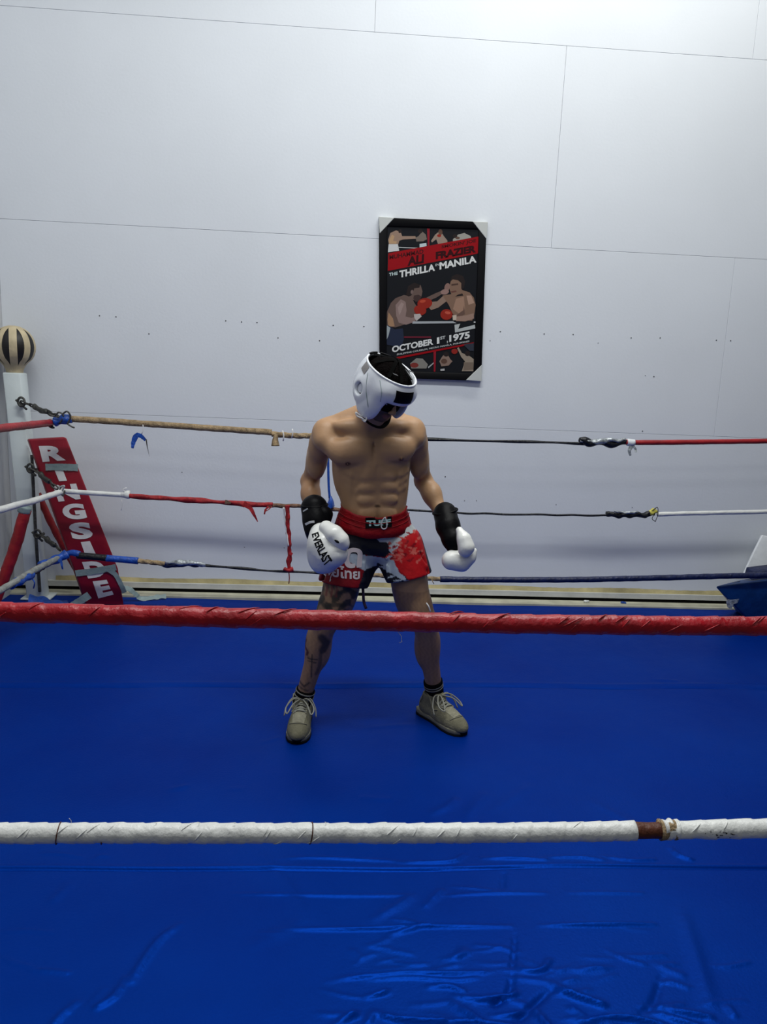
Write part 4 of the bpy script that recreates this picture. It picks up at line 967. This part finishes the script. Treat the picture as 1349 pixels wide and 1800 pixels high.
th = legA*(zt > .50)*(zt < .80)
pat = np.clip((np.sin(V[:, 0]*95+2*np.sin(V[:, 2]*60))+np.sin(V[:, 2]*105+2.2*np.sin(V[:, 0]*70))+.35)*1.6, 0, 1)
blend(th*pat*.88, INK)
for i, x in enumerate((574, 583, 592)): stroke([(x, 1032), (x+1, 1040), (x-1, 1050)], .006, (.16, .03, .03), .8)
stroke([(596, 1044), (612, 1040), (616, 1030)], .012, INK); stroke([(560, 1058), (572, 1068), (590, 1064), (606, 1066)], .010, INK, .8)
stroke([(566, 1120), (574, 1132), (568, 1144)], .022, INK, .85); stroke([(553, 1106), (540, 1112)], .006, INK, .8); stroke([(537, 1132), (534, 1142), (541, 1150), (539, 1156)], .006, (.05, .012, .012), .95)
stroke([(549, 1153), (547, 1195)], .0045, INK); stroke([(541, 1160), (557, 1161)], .0045, INK); stroke([(541, 1165), (555, 1167)], .004, INK, .7)
stroke([(564, 1150), (562, 1175), (556, 1190)], .010, INK, .6); stroke([(524, 1206), (534, 1213), (543, 1206)], .006, INK, .8); stroke([(520, 1214), (540, 1221)], .006, INK, .7)
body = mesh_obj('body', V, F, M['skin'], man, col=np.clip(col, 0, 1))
bodyb = bvh_of(body)

def fmesh(name, Fd, m, par, sm_=2, **k):
    V, F = Fd.mesh(sm_); return mesh_obj(name, V, F, m, par, **k)
for s in (-1, 1):
    c = HL(s*.031, .074, -.008); Fd = Field(c-.022, c+.022, .003); Fd.ell(c, (.0125, .0125, .0125), .002); e = fmesh('eye', Fd, M['eye'], man, 1)
    c2 = HL(s*.031, .0775, -.014); Fd = Field(c2-.014, c2+.014, .002); Fd.ell(c2, (.0055, .0105, .0055), .002, R=HR); fmesh('iris', Fd, M['black'], e, 1)
Fd = Field(HC-.16, HC+.16, .005); Fd.ell(HL(0, -.016, .036), (.079, .096, .086), .01, R=HR)
Fd.fn(lambda X, Y, Z: (((X-HC[0])*hu[0]+(Y-HC[1])*hu[1]+(Z-HC[2])*hu[2])-.010-.6*((X-HC[0])*hf[0]+(Y-HC[1])*hf[1]+(Z-HC[2])*hf[2]))*.85, .006, 'sub')
fmesh('hair', Fd, M['hair'], man)

# ---- headgear
def loc(X, Y, Z):
    x = X-HC[0]; y = Y-HC[1]; z = Z-HC[2]
    return (x*hs[0]+y*hs[1]+z*hs[2], x*hf[0]+y*hf[1]+z*hf[2], x*hu[0]+y*hu[1]+z*hu[2])
TOPU = .094
Fd = Field(HC-.20, HC+.20, .0036)
Fd.ell(HL(0, -.010, .012), (.109, .132, .150), .02, R=HR)
for s in (-1, 1):
    Fd.ell(HL(s*.066, .030, -.055), (.034, .052, .060), .03, R=HR)                     # cheek pads
    Fd.ell(HL(s*.096, -.014, -.010), (.020, .046, .056), .012, R=HR)                    # ear rings
Fd.ell(HL(0, .072, .042), (.084, .044, .036), .04, R=HR)                                # brow bolster
inner = lambda sx, fx, ux, c: (lambda X, Y, Z: (lambda a: (np.sqrt(((a[0]-c[0])/sx)**2+((a[1]-c[1])/fx)**2+((a[2]-c[2])/ux)**2)-1)*min(sx, fx))(loc(X, Y, Z)))
Fd.fn(lambda X, Y, Z: (lambda a: TOPU-a[2]+a[1]*.08)(loc(X, Y, Z)), .016, 'sub')          # open crown, softly rounded rim
Fd.fn(lambda X, Y, Z: (lambda a: a[2]+.112-a[1]*.10)(loc(X, Y, Z)), .012, 'sub')          # lower edge
Fd.fn(inner(.090, .113, .32, (0, -.012, 0)), .010, 'sub')                                # hollow
def window(X, Y, Z):
    a = loc(X, Y, Z); hwid = np.where(a[0] > 0, .076, .058)-.10*np.clip(-a[2]-.02, 0, .1)*.45
    return np.maximum(np.maximum(np.abs(a[0])-hwid, a[2]-.012), .02-a[1])
Fd.fn(window, .010, 'sub')
for s in (-1, 1): Fd.cap(HL(s*.09, -.016, -.012), HL(s*.16, -.016, -.012), .022, .026, .008, 'sub')
Fd.fn(lambda X, Y, Z: (lambda a: np.maximum(np.maximum(np.abs(a[0])-.022, a[1]+.05), a[2]-.06))(loc(X, Y, Z)), .010, 'sub')
hg = fmesh('headgear', Fd, M['gear_white'], man)
hgb = bvh_of(hg)
# rim bead, black lining, panels, straps
th_ = np.linspace(0, 2*PI, 49)
rim = [HL(.094*math.sin(t), -.012+.114*math.cos(t), TOPU-.009+.08*(-.012+.114*math.cos(t))) for t in th_]
tube('rim_piping', rim, .0045, M['gear_white'], hg, 10, .012)
for kk in (0.985,):
    VV = []; FFc = []; n = 48; prof = [(1.035, TOPU-.016), (1.0, .05), (.99, .0), (1.0, -.04)]
    for j, (q, uu) in enumerate(prof):
        for i in range(n):
            t = 2*PI*i/n; VV.append(HL(.086*q*math.sin(t), -.012+.108*q*math.cos(t), uu+(.08*.1*math.cos(t) if j == 0 else 0)))
    for j, (q, uu) in enumerate(prof[:2][::-1]):
        pass
    FFc = [(j*n+i, j*n+(i+1) % n, (j+1)*n+(i+1) % n, (j+1)*n+i) for j in range(3) for i in range(n)]
    mesh_obj('lining', np.array(VV), FFc, M['liner'], hg)
for a0, a1, off in ((.7, 3.6, .0), (2.2, 5.4, .004), (-.2, 2.6, .008), (1.3, 4.4, .003)):
    p0 = HL(.076*math.sin(a0), -.014+.095*math.cos(a0), .092); p1 = HL(.076*math.sin(a1), -.014+.095*math.cos(a1), .092)
    ribbon('inner_strap', [p0, (p0+p1)/2+hu*(.030+off), p1], .014, M['liner'], hg, nrm=tuple(-hu))
for s, t, l in ((-.045, .045, 'a'), (.055, .02, 'b')):
    p = HL(s, t, .108); ribbon('lace_tab', [p, p+hs*.022-hu*.004+hf*.006], .007, mat('grey_tab', (.06, .06, .065), .5, .3), hg, nrm=tuple(-hu))
def head_patch(name, c, hw_, hh, d, m, nu=10, nv=5, skew=0, off=.0018):
    V, F = grid_geo(nu, nv); c = np.asarray(c); d = nrm(d); r = nrm(np.cross(hu, d)); 
    if r@hs < 0: r = -r
    up = nrm(np.cross(d, r)); up = up if up@hu > 0 else -up
    q = [c-r*hw_-up*hh, c+r*hw_-up*hh, c+r*hw_+up*hh, c-r*hw_+up*hh]
    return decal(name, V, F, q, hgb, -d, m, hg, off)
o = head_patch('badge', HL(-.008, .16, .058), .042, .023, nrm(hf*.98+hu*.10), M['black_leather'], 14, 7)
head_patch('side_badge', HL(-.13, -.040, .062), .018, .016, nrm(-hs+hf*.2), mat('grey_badge', (.22, .21, .21), .5, .3), 6, 4)
for s in (-1, 1):
    c = HL(s*.093, -.020, -.012); Fd = Field(c-.04, c+.04, .004); Fd.ell(c, (.010, .018, .023), .003, R=HR); fmesh('ear_pad', Fd, M['gear_white'], hg, 1)
def surf(x, y):
    o = Vector((0, 0, CAMZ)); d = ray(x, y).normalized(); h = hgb.ray_cast(o, d); return np.array(h[0]-d*.0005) if h[0] is not None else None
for pts in ([(647, 655), (645, 668), (644, 690), (647, 712), (650, 735)], [(668, 668), (671, 690), (669, 706)]):
    pp = [surf(*q) for q in pts]; pp = [q for q in pp if q is not None]
    if len(pp) > 2: tube('seam', pp, .0012, M['grey_tape'], hg, 6, .006)
tube('chin_strap', [HL(-.075, .02, -.100), HL(-.05, .055, -.122), HL(0, .078, -.128), HL(.05, .055, -.122), HL(.075, .02, -.100)], .010, M['black_leather'], hg, 12, .01, flat=.5)
tube('lace', [P(641, 733, 2.985), P(633, 730, 2.97), P(626, 725, 2.97), P(628, 731, 2.97), P(636, 735, 2.965), P(643, 740, 2.97)], .0032, M['white_lace'], hg, 8, .006)
tube('lace', [P(640, 727, 2.985), P(645, 733, 2.97), P(642, 741, 2.965), P(637, 737, 2.97)], .0032, M['white_lace'], hg, 8, .006)
for t0, t1 in ((2.5, 2.95), (3.1, 3.6)):
    tube('rear_strap', [HL(.094*math.sin(t), -.012+.114*math.cos(t), TOPU-.004+.08*(-.012+.114*math.cos(t))) for t in np.linspace(t0, t1, 5)], .0045, M['black'], hg, 8, .008)

# ---- shorts
wT = lambda X, Y, Z: 0
zW = P(657, 908, 3.1)[2]; hemA = P(600, 1028, 3.1)[2]
Fd = Field((-.17, 2.98, .60), (.52, 3.44, 1.06), .0046)
cT, cM = P(657, 905, 3.195), P(657, 935, 3.195)
Fd.ell(P(656, 925, 3.195), (.158, .112, .085), .03); Fd.ell(P(656, 955, 3.21), (.172, .128, .090), .03)
Fd.cap(cT+(-.045, 0, .03), cT+(.045, 0, .03), .096, .096, .02)
Fd.cap(P(622, 962, 3.19), P(600, 1060, 3.14), .108, .122, .028); Fd.cap(P(700, 962, 3.19), P(724, 1060, 3.15), .110, .121, .028)
rsn = np.random.RandomState(6)
for i in range(22):                                          # folds of the cloth
    x = rsn.uniform(568, 748); y = rsn.uniform(955, 1000); a = P(x, y, 3.075+.06*abs((x-658)/90)**2)
    b = P(x+(x-660)*.22+rsn.uniform(-8, 8), y+rsn.uniform(25, 50), 3.07+.06*abs((x-658)/90)**2); Fd.cap(a, b, .004, .007, .014, 'sub' if i % 2 else 'add')
for s_, e_ in (((664, 985), (630, 955)), ((664, 985), (700, 960)), ((664, 992), (640, 975)), ((664, 992), (690, 985))):
    Fd.cap(P(*s_, 3.085), P(*e_, 3.07), .003, .003, .012, 'sub')
a, b, c, d = P(560, 1023, 3.1), P(652, 1035, 3.1), P(678, 1026, 3.1), P(757, 1010, 3.1)
def hem(X, Y, Z):
    za = a[2]+(X-a[0])/(b[0]-a[0])*(b[2]-a[2]); zb_ = c[2]+(X-c[0])/(d[0]-c[0])*(d[2]-c[2]); mid = (b[0]+c[0])/2
    return Z-np.where(X < mid, za, zb_)+(Y-3.1)*.12
Fd.fn(hem, .004, 'sub')
Fd.fn(lambda X, Y, Z: (P(657, 926, 3.1)[2]+((X-.165)/.14)**2*.022)-Z, .004, 'sub')       # cloth stops under the waistband
crx = P(664, 1000, 3.1)                                       # gap between the legs
Fd.fn(lambda X, Y, Z: np.maximum(np.abs(X-crx[0]-.008)-.55*np.clip(crx[2]-Z, -.02, .2), Z-crx[2])+0*Y, .006, 'sub')
# hollow legs
Fd.cap(P(606, 1022, 3.15), P(598, 1075, 3.135), .088, .112, .01, 'sub'); Fd.cap(P(716, 1018, 3.155), P(728, 1075, 3.145), .086, .106, .01, 'sub')
V, F = Fd.mesh(2)
# the printed pattern belongs to the cloth: laid out on the cloth seen from the front (X, Z)
def inpoly(pts, Y=3.08):
    q = [P(x, y, Y)[[0, 2]] for x, y in pts]; ins = np.zeros(len(V), bool); j = len(q)-1
    for i in range(len(q)):
        xi, zi = q[i]; xj, zj = q[j]
        ins ^= ((zi > V[:, 2]) != (zj > V[:, 2])) & (V[:, 0] < (xj-xi)*(V[:, 2]-zi)/(zj-zi+1e-12)+xi); j = i
    return ins
col = np.tile(np.array((.26, .004, .010)), (len(V), 1)); fr_ = V[:, 1] < 3.25
def put(pts, c): col[inpoly(pts)&fr_] = c
BK = (.008, .009, .018); BW = (.36, .42, .50); RB = (.48, .008, .012)
put([(560, 935), (668, 935), (668, 1045), (555, 1045)], (.20, .004, .010))
put([(590, 938), (690, 938), (688, 972), (676, 980), (600, 972)], BK)
put([(592, 968), (612, 972), (650, 978), (676, 982), (690, 975), (694, 990), (684, 1000), (672, 1006), (656, 1001), (640, 1002), (612, 985)], BW)
put([(640, 1002), (668, 998), (664, 1008), (656, 1032), (640, 1045), (612, 1045), (630, 1030), (636, 1014)], BK)
put([(664, 992), (690, 1003), (718, 1012), (732, 1026), (700, 1040), (676, 1040), (664, 1010)], BK)
put([(668, 1000), (684, 992), (700, 985), (700, 1004), (712, 1012), (716, 1022), (690, 1008)], BW)
put([(690, 935), (742, 925), (765, 1020), (724, 1026), (712, 1010), (696, 994), (690, 975)], RB)
put([(662, 948), (682, 944), (716, 932), (738, 928), (742, 938), (716, 944), (706, 950), (700, 962), (690, 974), (684, 968), (684, 955), (668, 954)], (.48, .52, .54))
rsp = np.random.RandomState(9)
for i in range(60):
    x = rsp.uniform(684, 746); y = rsp.uniform(938, 990); w1 = rsp.uniform(2, 8); h1 = rsp.uniform(1.2, 3.5); t = rsp.uniform(-.9, .5)
    put([(x+a_*math.cos(t)-b_*math.sin(t), y+a_*math.sin(t)+b_*math.cos(t)) for a_, b_ in ((-w1, 0), (0, -h1), (w1, 0), (0, h1))], (.55, .11, .09) if i % 3 else (.22, .004, .01))
for x, y, l in ((690, 1012, 10), (700, 1018, 12), (694, 1024, 13), (712, 1020, 8), (704, 1028, 9)):
    put([(x-l, y+3), (x, y-1.4), (x+l, y-3), (x, y+2)], BW)
put([(744, 945), (752, 945), (768, 1020), (760, 1020)], BK)
shorts = mesh_obj('shorts', V, F, M['shorts'], man, col=col)
shb = bvh_of(shorts)
# pale lettering on his right leg of the shorts
PK = mat('pale_print', (.62, .55, .57), .5, .3)
for s, q in (('ด', [(604, 1004), (637, 1004), (640, 970), (608, 968)]), ('มวยไทย', [(556, 1017), (634, 1024), (634, 1004), (556, 996)])):
    Vt, Ft = text_geo(s, .03, 1, 14); decal('lettering', Vt, Ft, [P(x, y, 3.0) for x, y in q], shb, (0.0, 1, -.06), PK, shorts, .002)
# waistband
def band_pt(t, z, g=0.0):
    sx, sy = .154+g, .119+g; c = cT; x = sx*math.sin(t); y = -sy*math.cos(t)
    return np.array((c[0]+.0+x, c[1]+y, z))
n = 64; VV = []; zt_, zb2 = P(657, 909, 3.08)[2], P(657, 945, 3.08)[2]
prof = [(.0, 1.0), (-.004, .85), (.003, .55), (.007, .25), (.011, -.02), (.004, -.04), (-.010, .3), (-.012, .9)]
for g, k_ in prof:
    for i in range(n):
        t = 2*PI*i/n; lift = .030*(1-math.cos(t)**2)*(.8)+.012*(1-math.cos(t))/2
        sx = math.sin(t)
        VV.append(band_pt(t, zb2+(zt_-zb2)*k_+lift+.0015*math.sin(9*t+3*k_), g-.012*k_*abs(sx)+.0012*math.sin(17*t)))
m_ = len(prof); FFc = [(j*n+i, j*n+(i+1) % n, ((j+1) % m_)*n+(i+1) % n, ((j+1) % m_)*n+i) for j in range(m_) for i in range(n)]
wb = mesh_obj('waistband', np.array(VV), FFc, M['red_band'], man); wbb = bvh_of(wb)
for kz in (.2, .45, .7):
    pts = [band_pt(t, zb2+(zt_-zb2)*kz+.030*(1-math.cos(t)**2)*.8+.012*(1-math.cos(t))/2, .005-.012*kz*abs(math.sin(t))) for t in np.linspace(-1.5, 1.5, 40)]
    tube('elastic_ridge', pts, .0018, M['red_band'], wb, 6, .02)
Vg, Fg = grid_geo(12, 5); o = decal('label_patch', Vg, Fg, [P(x, y, 3.0) for x, y in ((644, 934), (692, 932), (692, 913), (644, 915))], wbb, (0, 1, -.05), M['black'], wb, .0035)
Vt, Ft = text_geo('TUFF', .05, 1, 10); decal('lettering', Vt, Ft, [P(x, y, 3.0) for x, y in ((646, 930), (690, 928), (690, 918), (646, 920))], wbb, (0, 1, -.05), M['teal'], wb, .0050)
yy = 3.068
tube('drawstring', [P(x, y, yy) for x, y in ((676, 910), (671, 918), (671, 927), (675, 930), (680, 927), (680, 917), (677, 909))], .0023, M['white_lace'], wb, 8, .004)
tube('hanging_drawstring', [P(638, 1030, 3.09), P(639, 1045, 3.08), P(640, 1058, 3.08), P(644, 1070, 3.07)], .006, mat('dark_purple_cord', (.02, .010, .035), .6, .2), shorts, 8, .01)
k = P(757, 1064, 3.05); tube('white_thread', [P(750, 1060, 3.06), P(754, 1066, 3.05), P(757, 1075, 3.05)], .0028, M['white_lace'], shorts, 6, .005)

# ---- gloves
def glove(lbl, cuff, fist, thumb, par, extra=None, sub=None, strap=None):
    allp = [p for p, r_ in cuff+fist+thumb]; lo = np.min(allp, 0)-.085; hi = np.max(allp, 0)+.085
    Fd = Field(lo, hi, .0042); Fd.chain(fist, .025)
    if extra:
        for c, r_, R in extra: Fd.ell(c, r_, .02, R=R)
    if sub:
        for a_, b_, r0_ in sub: Fd.cap(a_, b_, r0_, r0_, .012, 'sub')
    V, F = Fd.mesh(2); g = mesh_obj('boxing_glove', V, F, M['white_leather'], par); g['label'] = lbl
    Fd = Field(lo, hi, .0042); Fd.chain(thumb, .015); V, F = Fd.mesh(2); mesh_obj('thumb', V, F, M['white_leather'], g)
    Fd = Field(lo, hi, .0042); Fd.chain(cuff, .012); V, F = Fd.mesh(2); cu_ = mesh_obj('cuff', V, F, M['black_leather'], g)
    return g, cu_
gA, cA = glove('white boxing glove with black cuff on his right hand',
    [(P(553, 893, 3.13), .056), (P(556, 915, 3.10), .054), (P(558, 930, 3.09), .052), (P(556, 940, 3.10), .040)],
    [(P(564, 937, 3.04), .042), (P(571, 957, 3.01), .056), (P(578, 975, 3.00), .058), (P(574, 988, 3.01), .045)],
    [(P(574, 928, 3.005), .030), (P(588, 939, 2.975), .034), (P(599, 950, 2.965), .032), (P(603, 957, 2.965), .026)], man,
    extra=[(P(561, 965, 3.03), (.050, .055, .085), None), (P(592, 972, 2.985), (.046, .050, .050), None), (P(565, 982, 3.03), (.046, .05, .06), None)])
Fd = Field(P(572, 905, 3.12)-.08, P(572, 905, 3.12)+.08, .0042)
Fd.chain([(P(562, 897, 3.11), .036), (P(571, 905, 3.10), .032), (P(572, 914, 3.09), .024)], .012); fmesh('wrist_strap', Fd, M['black_leather'], gA)
ribbon('white_cuff_mark', [P(537, 922, 3.03), P(545, 918, 3.022), P(553, 917, 3.018)], .009, M['white_leather'], gA)
ribbon('white_cuff_mark', [P(533, 899, 3.075), P(541, 894, 3.068)], .005, M['white_leather'], gA)
tube('thumb_gap', [P(588, 949, 2.935), P(593, 952, 2.932), P(598, 955, 2.935)], lambda s, th, t: np.full(8, .0045*(1-abs(2*t-1)**2)+.0008), M['black'], gA, 8, .003)
gab = bvh_of(gA)
Vt, Ft = text_geo('EVERLAST', .03, 1.0, 24)
q = [P(x, y, 2.9) for x, y in ((541, 946), (569, 1001), (583, 988), (554, 941))]
decal('lettering', Vt, Ft, q, gab, (0.12, 1, -.05), M['black'], gA, .0016)
gB, cB = glove('white boxing glove with black cuff on his left hand',
    [(P(783, 903, 3.17), .050), (P(788, 925, 3.12), .050), (P(796, 948, 3.08), .044), (P(803, 965, 3.06), .036)],
    [(P(794, 985, 3.03), .0405), (P(812, 988, 3.02), .034), (P(826, 979, 3.01), .022), (P(834, 968, 3.01), .012)],
    [(P(808, 932, 3.01), .015), (P(816, 948, 2.99), .027), (P(820, 962, 2.98), .031), (P(818, 968, 2.98), .027)], man,
    extra=[(P(808, 972, 3.06), (.040, .04, .035), None)])
# black fold over the cuff edge
tube('cuff_hem', [P(783, 899, 3.165)+np.array((.050*math.cos(t), .050*math.sin(t), .012*math.cos(t))) for t in np.linspace(0, 2*PI, 25)], .005, M['black_leather'], gB, 8, .012)
tube('cuff_hem', [P(553, 888, 3.13)+np.array((.053*math.cos(t), .053*math.sin(t), .004*math.cos(t))) for t in np.linspace(0, 2*PI, 25)], .005, M['black_leather'], gA, 8, .012)

# ---- socks and shoes
def foot(toe, heel, ank, kn, lbl, z1, z2, lace_seed, mirror):
    f = nrm((toe-heel)*(1, 1, 0)); sd = np.array((f[1]*-1, f[0], 0))*-1; L = np.linalg.norm(toe-heel)
    if sd[0] < 0: sd = -sd
    up = np.array((0, 0, 1.0)); o = heel*(1, 1, 0)
    Q = lambda a, b, c: o+f*a*L+sd*b+up*c
    R = np.stack([sd, f, up], 1)
    # sock: follows the leg, two stripes
    top = ank+(kn-ank)*z1; Fd = Field(np.minimum(top, ank)-.08, np.maximum(top, ank)+.08, .0042)
    ax = nrm(kn-ank)
    Fd.cap(Q(.24, 0, .055), ank, .040, .0395, .015); Fd.cap(ank, top, .0395, .0385+.004*z1/.2, .012)
    Fd.fn(lambda X, Y, Z: (top@ax)-(X*ax[0]+Y*ax[1]+Z*ax[2]), .003, 'sub')
    sk = fmesh('sock', Fd, M['sock'], man)
    for zz in z2:
        c = ank+(kn-ank)*zz; e1 = nrm(np.cross(ax, (0, 1, 0))); e2 = np.cross(ax, e1)
        tube('stripe', [c+e1*.0415*math.cos(t)+e2*.0415*math.sin(t) for t in np.linspace(0, 2*PI, 25)], .0022, M['sock_stripe'], sk, 6, .012, flat=1.6)
    # upper
    lo = np.minimum(toe, heel)-.09; hi = np.maximum(toe, heel)+.09; lo[2] = -.01; hi[2] = .19
    Fd = Field(lo, hi, .0040)
    Fd.ell(Q(.76, 0, .036), (.047, .27*L, .044), .02, R=R); Fd.ell(Q(.52, 0, .048), (.044, .30*L, .054), .03, R=R); Fd.ell(Q(.17, 0, .052), (.038, .17*L, .060), .03, R=R)
    Fd.cap(Q(.24, 0, .06), Q(.25, 0, .112), .042, .045, .02)
    Fd.cap(Q(.34, 0, .098), Q(.42, 0, .100), .030, .022, .02)
    Fd.fn(lambda X, Y, Z: Z-.022+0*X+0*Y, .006, 'sub'); Fd.fn(lambda X, Y, Z: .128-Z+0*X+0*Y-.06*((X-o[0])*f[0]+(Y-o[1])*f[1]-.10), .010, 'sub')
    Fd.cap(Q(.23, 0, .09), Q(.24, 0, .17), .035, .036, .006, 'sub')
    sh = fmesh('shoe', Fd, M['shoe'], man); sh['label'] = lbl; shv = bvh_of(sh)
    # sole in two layers
    prof = [(.0, .030), (.05, .036), (.15, .039), (.35, .037), (.5, .041), (.68, .050), (.82, .049), (.93, .037), (.985, .018)]
    def outline(g): return [Q(a, b+g, 0) for a, b in prof]+[Q(a, -b-g, 0) for a, b in prof[::-1]]
    for nm, g, z0, zz1, m in (('outsole', .002, .0025, .014, M['sole']), ('midsole', .001, .014, .032, M['midsole'])):
        ol = outline(g); n = len(ol)
        Vs = [p+up*z0 for p in ol]+[p+up*(zz1+(.006 if i in (0, n-1) else 0)) for i, p in enumerate(ol)]
        Fs = [tuple(range(n))[::-1], tuple(range(n, 2*n))]+[(i, (i+1) % n, (i+1) % n+n, i+n) for i in range(n)]
        bevelled(nm, Vs, Fs, m, sh, .003, 2)
    Fd = Field(Q(.93, 0, .03)-.07, Q(.93, 0, .03)+.07, .004); Fd.ell(Q(.90, 0, .024), (.030, .034, .024), .01, R=R); Fd.fn(lambda X, Y, Z: Z-.006+0*X+0*Y, .004, 'sub'); fmesh('toe_guard', Fd, M['sole'], sh)
    def on(a, b, h=.004):
        p = Q(a, b, .3); hit = shv.ray_cast(Vector(p), Vector((0, 0, -1))); z = hit[0].z if hit[0] is not None else .06
        return Q(a, b, z+h)
    # pale mesh panel and eyestays
    Vg, Fg = grid_geo(6, 10); W = np.array([on(.60+.24*v, (u-.5)*.060*(1-.2*v), .0015) for u, v, _ in Vg]); mesh_obj('toe_panel', W, Fg, M['shoe_light'], sh)
    for s in (-1, 1): ribbon('eyestay', [on(a, s*(.024-.010*(a-.4)), .002) for a in (.40, .48, .56, .64)], .014, M['shoe_light'], sh, nrm=(0, 0, 1))
    for i, a in enumerate((.42, .48, .54, .60)):
        tube('lace', [on(a, -.026, .004), on(a+.02, -.010, .006), on(a+.025, .010, .006), on(a, .026, .004)], .0036, M['lace'], sh, 7, .006)
        tube('lace', [on(a+.03, -.024, .004), on(a+.01, .0, .009), on(a, .024, .004)], .003, M['lace'], sh, 7, .006)
    for s in (-1, 1):
        b0 = on(.44, s*.004, .010)
        tube('lace_bow', [b0, b0+sd*s*.030+f*.02+up*.006, b0+sd*s*.055+f*.055-up*.018, b0+sd*s*.046+f*.085-up*.030, b0+sd*s*.026+f*.050-up*.004, b0], .003, M['lace'], sh, 7, .008)
        tube('lace_end', [b0, b0+sd*s*.034+up*.002-f*.0, b0+sd*s*.058-up*.03+f*.02, b0+sd*s*.064-up*.062+f*.04], .0028, M['lace'], sh, 7, .008)
    for s in (-1, 1):
        ribbon('side_overlay', [on(a, s*(.036-.004*(a-.3)), .001) for a in (.12, .22, .32, .42, .52)], .012, M['shoe_light'], sh, nrm=(0, 0, 1))
    ribbon('toe_cap_seam', [on(.86-.10*abs(q)**2/.0012*.5, q, .0015) for q in (-.036, -.020, 0, .020, .036)], .006, M['midsole'], sh, nrm=(0, 0, 1))
    # tongue
    Fd = Field(Q(.42, 0, .12)-.07, Q(.42, 0, .12)+.07, .004); Fd.cap(Q(.40, -.016, .125), Q(.40, .016, .125), .010, .010, .01); Fd.cap(Q(.46, -.014, .100), Q(.46, .014, .100), .010, .010, .03)
    Fd.cap(Q(.42, -.012, .118), Q(.42, .012, .118), .012, .012, .02); fmesh('tongue', Fd, M['shoe'], sh)
foot(np.array((-.118, 2.935, 0)), np.array((-.098, 3.225, 0)), ankA, kneA, 'worn grey-beige running shoe on his right foot', .16, (.075, .13), 1, 1)
foot(np.array((.592, 3.020, 0)), np.array((.432, 3.262, 0)), ankB, kneB, 'worn grey-beige running shoe on his left foot', .25, (.17, .20), 2, -1)
